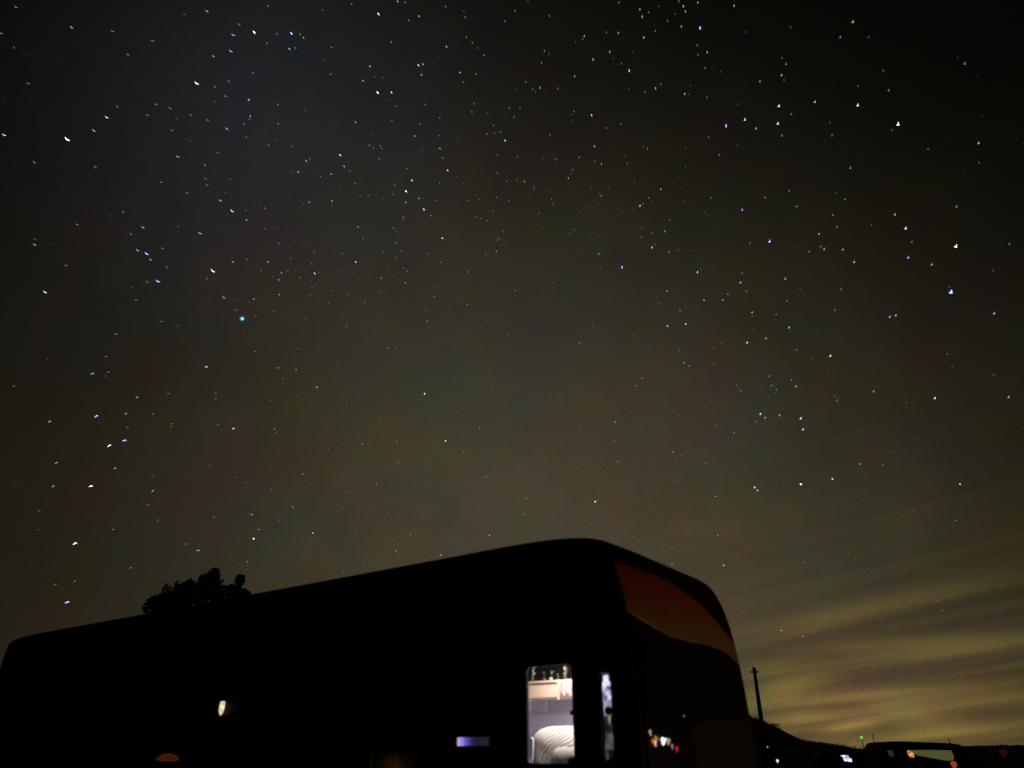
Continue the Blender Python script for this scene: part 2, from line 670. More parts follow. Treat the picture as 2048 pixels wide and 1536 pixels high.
def frame(name, x0, z0, x1, z1, w, parent, m, ya=-0.008, yb=0.012, r=0.04):
    bm = bmesh.new()
    a = rrect(x0 - w, z0 - w, x1 + w, z1 + w, r + w)
    b = rrect(x0, z0, x1, z1, r)
    va = [bm.verts.new((x, ya, z)) for x, z in a]
    vb = [bm.verts.new((x, ya, z)) for x, z in b]
    vc = [bm.verts.new((x, yb, z)) for x, z in b]
    vd = [bm.verts.new((x, -0.001, z)) for x, z in a]
    n = len(a)
    for i in range(n):
        j = (i + 1) % n
        bm.faces.new((va[i], va[j], vb[j], vb[i]))
        bm.faces.new((vb[i], vb[j], vc[j], vc[i]))
        bm.faces.new((vd[i], vd[j], va[j], va[i]))
    return bm_obj(name, bm, m, parent)


glass = bpy.data.materials.new('window_glass')
glass.use_nodes = True
k = G(glass.node_tree)
gl = k.new('ShaderNodeBsdfGlossy')
gl.inputs['Roughness'].default_value = 0.03
tr = k.new('ShaderNodeBsdfTransparent')
tr.inputs[0].default_value = (0.93, 0.94, 0.95, 1)
mx = k.new('ShaderNodeMixShader')
mx.inputs[0].default_value = 0.05
k.put(mx.inputs[1], tr.outputs[0])
k.put(mx.inputs[2], gl.outputs[0])
for nd in glass.node_tree.nodes:
    if nd.type == 'OUTPUT_MATERIAL':
        k.put(nd.inputs[0], mx.outputs[0])

# main lit window (tall bedroom window) and the slit window at the corner
wl = on_side(1055, 1440)
wr = on_side(1147, 1440)
zt = on_side(1100, 1331).z
zb = on_side(1100, 1527).z
WX0, WX1, WZ0, WZ1 = wl.x, wr.x, zb, zt
s0 = on_side(1200, 1440).x
s1 = on_side(1226, 1440).x
SZ0, SZ1 = on_side(1212, 1520).z, on_side(1212, 1345).z
# curtained window further back and the thin slot with the violet lamp
c0_, c1_ = on_side(744, 1500).x, on_side(838, 1500).x
CZ1 = on_side(790, 1468).z
l0, l1 = on_side(912, 1482).x, on_side(978, 1482).x
LZ0, LZ1 = on_side(945, 1492).z, on_side(945, 1474).z
# entry door
dxc = on_side(520, 1430).x
DX0, DX1 = dxc - 0.33, dxc + 0.35
holes = [rrect(WX0, WZ0, WX1, WZ1, 0.03), rrect(s0, SZ0, s1, SZ1, 0.02),
         rrect(c0_, CZ1 - 0.55, c1_, CZ1, 0.03), rrect(l0, LZ0, l1, LZ1, 0.008)]
side_wall(0.0, 0.020, holes, 'side_wall')
fw = side_wall(W, W - 0.045, [], 'side_wall')
bm = bmesh.new()
box(bm, (-LEN + 0.05, 0.05, 0.70), (0.10, W - 0.05, 0.80))
bm_obj('floor_pan', bm, M['trim'], trailer)

frame_m = M['trim']
for (x0, z0, x1, z1) in ((WX0, WZ0, WX1, WZ1), (s0, SZ0, s1, SZ1), (c0_, CZ1 - .55, c1_, CZ1)):
    fr = frame('window_frame', x0, z0, x1, z1, 0.022, trailer, frame_m)
    box_obj('pane', (x0 + 0.002, 0.018, z0 + 0.002), (x1 - 0.002, 0.022, z1 - 0.002), glass, fr)


# inner curtain between the two openings keeps the middle black
def drape(name, x0, x1, z0, z1, y, m, parent, amp=0.015, waves=6):
    bm = bmesh.new()
    n = 40
    rows = []
    for j in (0, 1):
        z = z0 if j == 0 else z1
        rows.append([bm.verts.new((x0 + (x1 - x0) * i / n, y + amp * math.sin(i / n * waves * 6.28), z)) for i in range(n + 1)])
    for i in range(n):
        bm.faces.new((rows[0][i], rows[0][i + 1], rows[1][i + 1], rows[1][i]))
    bmesh.ops.solidify(bm, geom=bm.faces[:], thickness=0.003)
    return bm_obj(name, bm, m, parent, smooth=True)


# ---- bedroom behind the window
RX0, RX1 = -2.02, 0.06                       # room from back partition to cap
RDEP = 1.75
wall_m = mat('lilac_wall', (0.46, 0.41, 0.45), 0.9, grain=0.05, scale=5)
band_m = mat('headboard_fabric', (0.46, 0.43, 0.50), 0.95, grain=0.06, scale=40)
wood_m = mat('pale_wood', (0.72, 0.56, 0.44), 0.5, grain=0.12, scale=9)
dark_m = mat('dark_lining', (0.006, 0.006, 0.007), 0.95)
bm = bmesh.new()
box(bm, (RX0, RDEP, 1.0), (RX1, RDEP + 0.03, 2.60))
bm_obj('inner_wall', bm, wall_m, trailer)
bm = bmesh.new()
box(bm, (RX0 - 0.03, 0.06, 0.85), (RX0, RDEP + .03, 2.60))
bm_obj('inner_wall', bm, wall_m, trailer)
bm = bmesh.new()
box(bm, (RX0, 0.06, 2.60), (RX1, RDEP + 0.03, 2.63))
bm_obj('ceiling_liner', bm, dark_m, trailer)


def at(px, py, dep):
    p = on_side(px, py, dep)
    return p


# wooden shelf across the room, front face seen
SD = 0.75
sa, sb = at(1040, 1362, SD), at(1175, 1397, SD)
shz1 = at(1100, 1361, SD).z
shz0 = at(1100, 1395, SD).z
sh = box_obj('wood_shelf', (sa.x - 0.4, SD, shz0), (sb.x + 0.5, SD + 0.30, shz1), wood_m, trailer, 0.004)
box_obj('shelf_lip', (sa.x - 0.4, SD - 0.02, shz1 - 0.02), (sb.x + 0.5, SD - 0.001, shz1), wood_m, sh, 0.003)
box_obj('shelf_rail', (sa.x - 0.4, SD - 0.016, shz0), (sb.x + 0.5, SD - 0.001, shz0 + 0.045), wood_m, sh, 0.003)
# dark sheet standing in for the unlit space behind and above the shelf
box_obj('shade_backdrop', (RX0, SD + 0.32, shz1 - 0.05), (RX1, SD + 0.34, 2.6), dark_m, trailer)
# pale board on the wall
a, b = at(1052, 1402, 1.70), at(1090, 1423, 1.70)
board_m = mat('pale_board', (0.54, 0.49, 0.54), 0.8)
pb_ = box_obj('wall_board', (a.x, 1.72, b.z), (b.x, 1.748, a.z), board_m, trailer, 0.003)
box_obj('board_ledge', (a.x + .02, 1.69, b.z - 0.004), (b.x - .01, 1.719, b.z + 0.016), mat('ledge', (0.55, 0.5, 0.55), .6), pb_, 0.003)
# padded headboard
hz1 = at(1100, 1425, 1.5).z
box_obj('headboard', (RX0 + .01, 1.5, 1.0), (RX1 - .1, 1.62, hz1), band_m, trailer, 0.02)
# bed platform
box_obj('bed_platform', (RX0 + .3, 0.35, 0.85), (RX1 - .1, 1.5, 1.22), band_m, trailer, 0.02)
# middle curtain panel
drape('curtain', WX1 + 0.004, s0 - 0.004, 1.2, 2.5, 0.075, dark_m, trailer, 0.012, 5)
drape('curtain', s1 + 0.002, 0.20, 1.2, 2.5, 0.075, dark_m, trailer, 0.012, 3)
drape('curtain', WX0 - 0.32, WX0 - 0.08, 1.2, 2.5, 0.075, dark_m, trailer, 0.012, 3)
# tie-back knobs seen as dark bumps on both openings
for (px, py, rr) in ((1146, 1425, 0.020), (1219, 1421, 0.032), (1146, 1522, 0.036)):
    p = at(px, py, 0.06)
    bm = bmesh.new()
    bmesh.ops.create_uvsphere(bm, u_segments=12, v_segments=8, radius=rr)
    o = bm_obj('latch_knob', bm, dark_m, trailer, smooth=True)
    o.location = (p.x, 0.045, p.z)
# black trim behind curtained openings
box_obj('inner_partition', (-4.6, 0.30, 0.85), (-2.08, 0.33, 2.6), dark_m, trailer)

# room lamp above the window head, a real round dome light
lamp_m = mat('room_lamp', (0.9, 0.9, 0.9), 0.4, emit=(1.0, 0.86, 0.74), strength=6.0)
lp_ = Vector(((WX0 + WX1) / 2 - 0.15, 0.40, 2.585))
bm = bmesh.new()
lathe(bm, [(0.03, 0.0), (0.10, 0.0), (0.11, 0.012), (0.11, 0.03)], 20)
o = bm_obj('dome_light', bm, lamp_m, trailer, smooth=True)
o.location = (lp_.x, lp_.y, 2.565)
ld = bpy.data.lights.new('dome_light_glow', 'AREA')
ld.shape = 'DISK'
ld.size = 0.2
ld.energy = 19.0
ld.color = (1.0, 0.88, 0.80)
lo = bpy.data.objects.new('dome_light_glow', ld)
COL.objects.link(lo)
lo.parent = trailer
lo.location = (lp_.x, lp_.y, 2.55)


box_obj('added_shelf_lamp', (WX1 - 0.12, SD + 0.17, shz0 - 0.022), (WX1 + 0.38, SD + 0.21, shz0 - 0.002), lamp_m, trailer)  # added lamp hidden behind the middle curtain to brighten the back wall
ls = bpy.data.lights.new('added_shelf_fill', 'AREA')
ls.shape = 'RECTANGLE'
ls.size, ls.size_y = 0.45, 0.04
ls.energy = 60.0
ls.color = (1.0, 0.92, 0.93)
lso = bpy.data.objects.new('added_shelf_fill', ls)
COL.objects.link(lso)
lso.parent = trailer
lso.location = (WX1 + 0.13, SD + 0.19, shz0 - 0.028)
lso.rotation_euler = (math.radians(28), math.radians(28), 0)


def place(o, x, y, z, extra=0.0):
    p = TMAT @ Vector((x, y, z))
    o.location = p
    o.rotation_euler = (0, 0, TR + extra)


# striped cushion
stripe = bpy.data.materials.new('wavy_stripes')
stripe.use_nodes = True
k = G(stripe.node_tree)
pbs = stripe.node_tree.nodes['Principled BSDF']
pbs.inputs['Roughness'].default_value = 0.95
oc = k.new('ShaderNodeTexCoord').outputs['Object']
mpn = k.new('ShaderNodeMapping')
mpn.inputs['Rotation'].default_value = (0, math.radians(-34), 0)
k.put(mpn.inputs[0], oc)
nz = k.noise(mpn.outputs[0], 3.4, 1.0, 0.4)
offv = k.v('ADD', mpn.outputs[0], k.v('MULTIPLY', nz.outputs['Color'], (0.30, 0.30, 0.30)))
wv = k.new('ShaderNodeTexWave')
wv.wave_profile = 'SIN'
wv.bands_direction = 'X'
k.put(wv.inputs['Vector'], offv)
wv.inputs['Scale'].default_value = 8.0
wv.inputs['Distortion'].default_value = 0.0
cr = k.new('ShaderNodeValToRGB')
k.put(cr.inputs[0], wv.outputs['Fac'])
cr.color_ramp.elements[0].position = 0.22
cr.color_ramp.elements[0].color = (0.27, 0.22, 0.18, 1)
cr.color_ramp.elements[1].position = 0.50
cr.color_ramp.elements[1].color = (0.86, 0.80, 0.74, 1)
k.put(pbs.inputs['Base Color'], cr.outputs[0])


def cushion(name, label, cat, m, pl, pr, pt, pb2, dep, thick, e=0.35, group=None, subs=20, extra=0.0):
    """superellipsoid pillow standing so that its outline spans the given sight lines at a depth"""
    a, b = at(pl, (pt + pb2) / 2, dep), at(pr, (pt + pb2) / 2, dep)
    t, bo = at((pl + pr) / 2, pt, dep), at((pl + pr) / 2, pb2, dep)
    hw, hh = (b.x - a.x) / 2, (t.z - bo.z) / 2
    bm = bmesh.new()
    nu, nv = 36, 22

    def sp(c, ee):
        return math.copysign(abs(c) ** ee, c)
    rows = []
    for j in range(nv + 1):
        ph = -math.pi / 2 + math.pi * j / nv
        row = []
        for i in range(nu):
            th = 2 * math.pi * i / nu
            # flat faces towards the window, rounded outline in x-z
            ox, oz = sp(math.cos(th), e), sp(math.sin(th), e)
            rad = sp(math.cos(ph), 0.55)
            x, z, y = ox * rad * hw, oz * rad * hh, math.sin(ph) * thick
            wr_ = 0.010 * noise.noise(Vector((x * 7, y * 7, z * 7)))
            row.append(bm.verts.new((x, y + wr_, z + wr_)))
        rows.append(row)
    for r0, r1 in zip(rows, rows[1:]):
        for i in range(nu):
            bm.faces.new((r0[i], r0[(i + 1) % nu], r1[(i + 1) % nu], r1[i]))
    bmesh.ops.remove_doubles(bm, verts=bm.verts, dist=1e-5)
    o = bm_obj(name, bm, m, None, smooth=True)
    place(o, (a.x + b.x) / 2, dep, (t.z + bo.z) / 2, extra)
    tag(o, label, cat, group)
    return o


cushion('striped_cushion', 'large cream cushion with wavy dark stripes inside the lit trailer window', 'cushion', stripe, 1069, 1172, 1452, 1575, 0.62, 0.16, 0.62)
cushion('grey_pillow', 'grey beige pillow against the striped cushion in the lit window', 'pillow',
        mat('grey_linen', (0.42, 0.39, 0.33), 0.95, grain=0.2, scale=30, bump=0.5), 1106, 1168, 1494, 1570, 0.36, 0.09, 0.55)
# white folded towel hanging at the left jamb
a, b = at(1059, 1476, 0.3), at(1064, 1522, 0.3)
bm = bmesh.new()
pts = [at(1058, 1476, 0.3), at(1062, 1474, 0.3), at(1066, 1480, 0.3), at(1065, 1500, 0.3), at(1063, 1522, 0.3), at(1061, 1522, 0.3), at(1059, 1500, 0.3)]
c = sum((p for p in pts), Vector()) / len(pts)
bm.faces.new([bm.verts.new(p - c) for p in pts])
ex = bmesh.ops.extrude_face_region(bm, geom=bm.faces[:])
for v in ex['geom']:
    if isinstance(v, bmesh.types.BMVert):
        v.co.y += 0.02
o = bm_obj('white_towel', bm, mat('white_cloth', (0.8, 0.8, 0.88), 0.9))
place(o, c.x, c.y, c.z)
tag(o, 'narrow white towel hanging at the lower left corner of the lit window', 'towel')

# pink cloth draped over the shelf
bm = bmesh.new()
n = 24
rows = []
for j in range(7):
    row = []
    for i in range(n + 1):
        px = 1114 + 40 * i / n
        lo_ = 1388 + 5 * math.sin(i * 0.9) + (7 if i < 5 else 0)
        py = 1362 + (lo_ - 1362) * j / 6
        p = at(px, py, SD - 0.05 - 0.010 * math.sin(i * 1.15 + j * 0.2))
        row.append(bm.verts.new(p))
    rows.append(row)
for r0, r1 in zip(rows, rows[1:]):
    for i in range(n):
        bm.faces.new((r0[i], r0[i + 1], r1[i + 1], r1[i]))
cc = at(1125, 1375, SD - .05)
for v in bm.verts:
    v.co -= cc
bmesh.ops.solidify(bm, geom=bm.faces[:], thickness=0.004)
o = bm_obj('pink_cloth', bm, mat('pink_cloth', (0.74, 0.60, 0.58), 0.9, grain=0.15, scale=25), smooth=True)
place(o, cc.x, cc.y, cc.z)
tag(o, 'crumpled pale pink cloth draped over the right end of the wood shelf', 'cloth')


# sprigs of plants in small pots on the shelf
def sprig(name, label, px, py_top, leaves, pot_m, leaf_m, lean=0.0):
    base = at(px, 1361, SD + 0.05)
    base.z = shz1
    top = at(px, py_top, SD + 0.05).z - shz1
    root = thing(name, label, 'potted plant', TMAT @ base, TR, 'potted plants on the wood shelf')
    bm = bmesh.new()
    lathe(bm, [(0.012, 0), (0.018, top * 0.30), (0.020, top * 0.32), (0.016, top * 0.30)], 12)
    bm_obj('pot', bm, pot_m, root, smooth=True)
    bm = bmesh.new()
    tube(bm, [(0, 0, top * 0.25), (lean * 0.4, 0, top * 0.6), (lean, 0, top * 0.95)], 0.003, 5)
    bm_obj('stem', bm, leaf_m, root)
    for i in range(leaves):
        t = random.uniform(0.45, 1.0)
        ang = random.uniform(0, 6.28)
        L = random.uniform(0.018, 0.034)
        c_ = Vector((lean * t, 0, top * t))
        d = Vector((math.cos(ang), math.sin(ang) * 0.7, random.uniform(-0.2, 0.7))).normalized()
        s_ = d.orthogonal().normalized() * L * 0.3
        bm = bmesh.new()
        v = [bm.verts.new(q) for q in (c_, c_ + d * L * .45 + s_, c_ + d * L, c_ + d * L * .45 - s_, c_ + d * L * .5 + Vector((0, 0, 0.004)))]
        bm.faces.new((v[0], v[1], v[4]))
        bm.faces.new((v[1], v[2], v[4]))
        bm.faces.new((v[2], v[3], v[4]))
        bm.faces.new((v[3], v[0], v[4]))
        bm_obj('leaf', bm, leaf_m, root)


pot1 = mat('white_pot', (0.7, 0.68, 0.6), 0.4)
pot2 = mat('olive_pot', (0.12, 0.13, 0.06), 0.5)
lf1 = mat('pale_flower', (0.75, 0.62, 0.5), 0.8)
lf2 = mat('dull_leaf', (0.15, 0.17, 0.08), 0.8)
sprig('potted_plant', 'cream flower in an olive pot at the left end of the wood shelf', 1065, 1335, 7, pot2, lf1, 0.02)
sprig('potted_plant', 'smallest sprig on the wood shelf, left of the white pot', 1089, 1343, 3, pot2, lf2)
sprig('potted_plant', 'flat leafed sprig in a white pot at the middle of the wood shelf', 1102, 1341, 6, pot1, lf2, 0.02)
sprig('potted_plant', 'small sprig in an olive pot beside the tall brown branch', 1116, 1347, 4, pot2, lf2)
sprig('potted_plant', 'tall branching sprig above the pink cloth on the shelf', 1130, 1334, 12, pot2, mat('dry_flower', (0.42, 0.34, 0.26), .8), 0.01)

# white shirt hanging behind the slit window, with trousers below it
def garment(name, label, cat, outline, dep, thick, m):
    pts = [at(x, y, dep) for x, y in outline]
    c = sum(pts, Vector()) / len(pts)
    bm = bmesh.new()
    vs = [bm.verts.new(p - c) for p in pts]
    bm.faces.new(vs)
    bmesh.ops.triangulate(bm, faces=bm.faces[:])
    bmesh.ops.subdivide_edges(bm, edges=bm.edges[:], cuts=3, use_grid_fill=True)
    for v in bm.verts:
        v.co.y += 0.018 * math.sin(v.co.x * 120) * 0.6 + 0.02 * noise.noise(v.co * 14)
    ex = bmesh.ops.extrude_face_region(bm, geom=bm.faces[:])
    for v in ex['geom']:
        if isinstance(v, bmesh.types.BMVert):
            v.co.y += thick
    o = bm_obj(name, bm, m)
    place(o, c.x, c.y, c.z)
    tag(o, label, cat)
    return o


box_obj('dark_slit_backing', (s0 - 0.32, 0.47, 1.2), (RX1, 0.49, 2.55), dark_m, trailer)  # dark panel added to keep the slit black behind the clothes
garment('hanging_shirt', 'pale lavender shirt hanging behind the narrow slit window', 'shirt',
        [(1198, 1366), (1206, 1363), (1207, 1352), (1214, 1349), (1216, 1363), (1226, 1364), (1226, 1400), (1228, 1430), (1203, 1432), (1201, 1400)], 0.34, 0.03,
        mat('lavender_cloth', (0.62, 0.60, 0.74), 0.9, grain=0.12, scale=30))
garment('hanging_bag', 'grey beige cloth bag hanging below the lavender shirt in the slit window', 'bag',
        [(1203, 1430), (1230, 1428), (1232, 1500), (1204, 1500)], 0.38, 0.04,
        mat('beige_cloth', (0.40, 0.36, 0.33), 0.9, grain=0.2, scale=20))
garment('bag_strap', 'pale strap hanging under the cloth bag in the slit window', 'strap',
        [(1211, 1498), (1215.5, 1498), (1216, 1521), (1212, 1521)], 0.35, 0.008,
        mat('strap_cloth', (0.66, 0.60, 0.60), 0.9))
# lamp lighting the wardrobe corner
ld2 = bpy.data.lights.new('wardrobe_light_glow', 'AREA')
ld2.shape = 'DISK'
ld2.size = 0.08
ld2.energy = 5.5
ld2.color = (0.86, 0.86, 1.0)
lo2 = bpy.data.objects.new('wardrobe_light_glow', ld2)
COL.objects.link(lo2)
lo2.parent = trailer
lo2.location = (s0 - 0.12, 0.16, 2.50)
lo2.rotation_euler = (math.radians(18), 0, 0)
box_obj('wardrobe_light', (s0 - 0.17, 0.11, 2.51), (s0 - 0.07, 0.21, 2.53), lamp_m, trailer)

# ---- curtained window with a dim amber room behind
cur_m = mat('amber_curtain', (0.5, 0.32, 0.12), 0.95, grain=0.35, scale=7)
drape('amber_curtain', c0_ - 0.35, c1_ + 0.02, CZ1 - 0.6, CZ1 + 0.02, 0.21, cur_m, trailer, 0.005, 11)
al = bpy.data.lights.new('night_light_glow', 'POINT')
al.energy = 0.07
al.color = (1.0, 0.62, 0.22)
al.shadow_soft_size = 0.02
alo = bpy.data.objects.new('night_light_glow', al)
COL.objects.link(alo)
alo.parent = trailer
alo.location = (c0_ + 0.10, 0.085, CZ1 - 0.26)
box_obj('night_light', (c0_ + 0.12, 0.10, CZ1 - 0.53), (c0_ + 0.16, 0.12, CZ1 - 0.45), mat('amber_lamp', (.3, .2, .1), emit=(1, .6, .2), strength=.05), trailer, 0.004)

# ---- slot with violet lamp: recessed trough, diode at its left end
tr_m = mat('slot_liner', (0.82, 0.80, 0.88), 0.6)
bm = bmesh.new()
y1 = 0.10
a_, b_ = l0, l1
box(bm, (a_ - 0.004, y1, LZ0 - 0.004), (b_ + 0.004, y1 + 0.01, LZ1 + 0.004))
box(bm, (a_ - 0.004, 0.046, LZ0 - 0.008), (b_ + 0.004, y1, LZ0 - 0.001))
box(bm, (a_ - 0.004, 0.046, LZ1 + 0.001), (b_ + 0.004, y1, LZ1 + 0.008))
bm_obj('slot_trough', bm, tr_m, trailer)
vio = mat('violet_diode', (0.2, 0.15, 0.5), 0.4, emit=(0.36, 0.24, 1.0), strength=0.7)
box_obj('violet_diode', (l0 + 0.001, 0.055, LZ0 + 0.006), (l0 + 0.016, 0.095, LZ1 - 0.006), vio, trailer, 0.002)
vl = bpy.data.lights.new('violet_diode_glow', 'POINT')
vl.energy = 0.016
vl.color = (0.28, 0.22, 1.0)
vl.shadow_soft_size = 0.004
vlo = bpy.data.objects.new('violet_diode_glow', vl)
COL.objects.link(vlo)
vlo.parent = trailer
vlo.location = (l0 + 0.028, 0.060, (LZ0 + LZ1) / 2)

# ---- entry door, handle, porch lamp
bm = bmesh.new()
box(bm, (DX0, -0.018, 0.82), (DX1, -0.002, 2.62), 0.004)
door = bm_obj('entry_door', bm, M['body'], trailer)
hp = on_side(478, 1432, -0.05)
tube_obj('door_handle', [(hp.x - 0.02, -0.019, hp.z - 0.03), (hp.x - 0.018, -0.05, hp.z - 0.022), (hp.x + 0.012, -0.05, hp.z + 0.014), (hp.x + 0.018, -0.019, hp.z + 0.02)], 0.005, M['alu'], door)
for z in (1.1, 2.4):
    box_obj('hinge', (DX1 - 0.01, -0.03, z), (DX1 + 0.012, -0.019, z + 0.09), M['alu'], door)
pp = on_side(440, 1415, -0.05)
bm = bmesh.new()
# tapered glass shade, wide at top, pointed at the bottom
for_prof = [(0.012, -0.105), (0.030, -0.075), (0.046, -0.03), (0.050, 0.03), (0.044, 0.075), (0.030, 0.085)]
lathe(bm, for_prof, 10)
for v in bm.verts:
    v.co.y *= 0.7
    v.co.x += 0.10 * max(0, v.co.z) + 0.004 * noise.noise(v.co * 60)
pm = bpy.data.materials.new('porch_glass')
pm.use_nodes = True
k = G(pm.node_tree)
pp_b = pm.node_tree.nodes['Principled BSDF']
oc = k.new('ShaderNodeTexCoord').outputs['Object']
nn = k.noise(oc, 28, 3, .6)
pp_b.inputs['Base Color'].default_value = (.5, .48, .4, 1)
pp_b.inputs['Emission Color'].default_value = (1.0, 0.86, 0.55, 1)
k.put(pp_b.inputs['Emission Strength'], k.m('MULTIPLY', k.m('POWER', nn.outputs['Fac'], 1.6), 2.6))
pl_o = bm_obj('porch_lamp', bm, pm, trailer, smooth=True)
pl_o.location = (pp.x, -0.026, pp.z)
pl_o.scale = (0.78, 0.78, 0.80)
box_obj('lamp_bracket', (-0.03, 0.018, 0.03), (0.03, 0.029, 0.08), M['trim'], pl_o)

# red oval lamp low on the wall
rp = on_side(335, 1518, -0.03)
bm = bmesh.new()
bmesh.ops.create_uvsphere(bm, u_segments=20, v_segments=10, radius=1.0)
for v in bm.verts:
    v.co = Vector((v.co.x * 0.24, v.co.y * 0.03, v.co.z * 0.045 + 0.018 * (1 - v.co.x ** 2)))
rl = bm_obj('red_marker_lamp', bm, mat('red_lens', (0.25, 0.03, 0.01), 0.4, emit=(1.0, 0.19, 0.04), strength=0.045), trailer, smooth=True)
rl.location = (rp.x, -0.03, rp.z)

# wheels, jacks, coupling (stand below the picture)
for wx in (-6.0, -6.95):
    for wy in (0.12, W - 0.12):
        bm = bmesh.new()
        prof = [(0.20, -0.10), (0.34, -0.10), (0.37, -0.06), (0.37, 0.06), (0.34, 0.10), (0.20, 0.10)]
        lathe(bm, prof, 24)
        bmesh.ops.rotate(bm, verts=bm.verts, matrix=Matrix.Rotation(math.pi / 2, 3, 'X'))
        t_ = bm_obj('wheel', bm, M['rubber'], trailer, smooth=True)
        t_.location = (wx, wy, 0.36)
        bm = bmesh.new()
        lathe(bm, [(0.03, -0.105), (0.19, -0.085), (0.19, 0.085), (0.03, 0.105)], 16)
        bmesh.ops.rotate(bm, verts=bm.verts, matrix=Matrix.Rotation(math.pi / 2, 3, 'X'))
        bm_obj('rim', bm, M['alu'], t_, smooth=True)
for jx in (-0.6, -10.6):
    for jy in (0.25, W - 0.25):
        bm = bmesh.new()
        box(bm, (jx - 0.04, jy - 0.04, 0.03), (jx + 0.04, jy + 0.04, 0.72))
        j_ = bm_obj('stabilizer_jack', bm, M['trim'], trailer)
        box_obj('foot_plate', (jx - 0.11, jy - 0.11, -0.02), (jx + 0.11, jy + 0.11, 0.028), M['trim'], j_)
tube_obj('tow_bar', [(0.25, 0.4, 0.62), (1.5, W / 2, 0.55)], 0.05, M['trim'], trailer, 6)
tube_obj('tow_bar', [(0.25, W - 0.4, 0.62), (1.5, W / 2, 0.55)], 0.05, M['trim'], trailer, 6)

# ------------------------------------------------------------------ string of coloured bulbs on the cap
CO = TINV @ Vector((0, 0, EYE))


def on_cap(px, py):
    """where a line of sight meets the cap surface (near vertical part)"""
    d = TINV.to_3x3() @ direction(px, py)
    t = 0.0
    for _ in range(60):
        p = CO + d * t
        z = max(min(p.z, 3.3), 0.8)
        sx = prof_pt(front_index(z), max(0.0, min(W, p.y)), 0.0).x
        t += (sx - p.x) / d.x
    return CO + d * t


bulbs = [(1295, 1463, 0.010, (1, .75, .45), 0.5), (1297, 1469, 0.007, (.9, .8, .9), 0.5), (1306, 1476, 0.013, (.55, .5, .05), 0.5), (1301, 1483, 0.014, (1, .22, .02), 0.7),
         (1306, 1484, 0.009, (1, .65, .3), 1.2), (1306, 1490, 0.009, (1, .35, .85), 0.9), (1320, 1480, 0.016, (1, 1, 1), 2.2), (1321, 1486, 0.012, (.95, .95, 1), 1.6), (1314, 1478, 0.008, (.7, .2, .02), .4),
         (1328, 1479, 0.010, (.6, .85, .6), 0.8), (1333, 1481, 0.011, (.8, .6, .4), 0.5), (1331, 1486, 0.011, (.8, .5, .35), 0.5), (1339, 1492, 0.011, (.55, .5, .5), 0.35), (1341, 1497, 0.006, (.2, .3, .5), 0.5), (1349, 1497, 0.010, (1, .03, .03), 0.7), (1349, 1503, 0.006, (.8, .02, .1), 0.4)]
mk = on_cap(1367, 1432)
bm = bmesh.new()
bmesh.ops.create_uvsphere(bm, u_segments=8, v_segments=6, radius=0.006)
o = bm_obj('cap_marker', bm, mat('cap_marker', (.3, .3, .3), emit=(.9, .9, 1), strength=.25), trailer)
o.location = mk + Vector((0.006, 0, 0))
b0 = on_cap(1320, 1482)
string = thing('string_lights', 'drooping string of small coloured bulbs on the dark lower front of the trailer', 'string lights', TMAT @ b0, TR)
wire = []
for i, (px, py, r, c, s_) in enumerate(bulbs):
    p = on_cap(px, py) - b0
    p.x += r + 0.012
    bm = bmesh.new()
    lathe(bm, [(r * .35, -r * 1.3), (r * .9, -r * .5), (r, r * .1), (r * .55, r * .9), (r * .4, r * 1.4)], 8)
    bmesh.ops.rotate(bm, verts=bm.verts, matrix=Matrix.Rotation(random.uniform(-1, 1), 3, 'X'))
    o = bm_obj('bulb', bm, mat('bulb_glass', (.1, .1, .1), .3, emit=c, strength=s_), string, smooth=True)
    o.location = p
    wire.append(p + Vector((-0.004, 0, r * 1.2)))
wire.sort(key=lambda p: p.y)
tube_obj('wire', wire, 0.002, M['trim'], string, 5)
bm = bmesh.new()

# ------------------------------------------------------------------ added red lantern, unseen below the frame, throwing light on the cap
lx, ly = 6.4, 5.0
lan = thing('added_red_lantern', 'added red lantern, unseen, put on the ground to light the trailer cap', 'lantern', (lx, ly, -0.02))
bm = bmesh.new()
lathe(bm, [(0.09, 0), (0.10, 0.03), (0.07, 0.06)], 14)
bm_obj('base', bm, M['trim'], lan)
bm = bmesh.new()
lathe(bm, [(0.055, 0.062), (0.07, 0.12), (0.055, 0.20)], 14)
bm_obj('globe', bm, mat('red_globe', (.3, .05, .02), .3, emit=(1, .25, .07), strength=2.0), lan, smooth=True)
bm = bmesh.new()
lathe(bm, [(0.075, 0.202), (0.07, 0.22), (0.02, 0.26)], 14)
bm_obj('cap', bm, M['trim'], lan)
tube_obj('handle', [(-0.08, 0, 0.1), (-0.09, 0, 0.24), (0, 0, 0.33), (0.09, 0, 0.24), (0.08, 0, 0.1)], 0.004, M['alu'], lan, 5)
rlg = bpy.data.lights.new('added_lantern_light', 'POINT')
rlg.energy = 84.0
rlg.color = (1.0, 0.52, 0.26)
rlg.shadow_soft_size = 0.06
rlo = bpy.data.objects.new('added_lantern_light', rlg)
COL.objects.link(rlo)
rlo.location = (lx, ly, 0.45)

# ------------------------------------------------------------------ utility pole
def ray_at(px, py, depth):
    d = direction(px, py)
    t = depth / d.y
    return Vector((d.x * t, d.y * t, EYE + d.z * t))


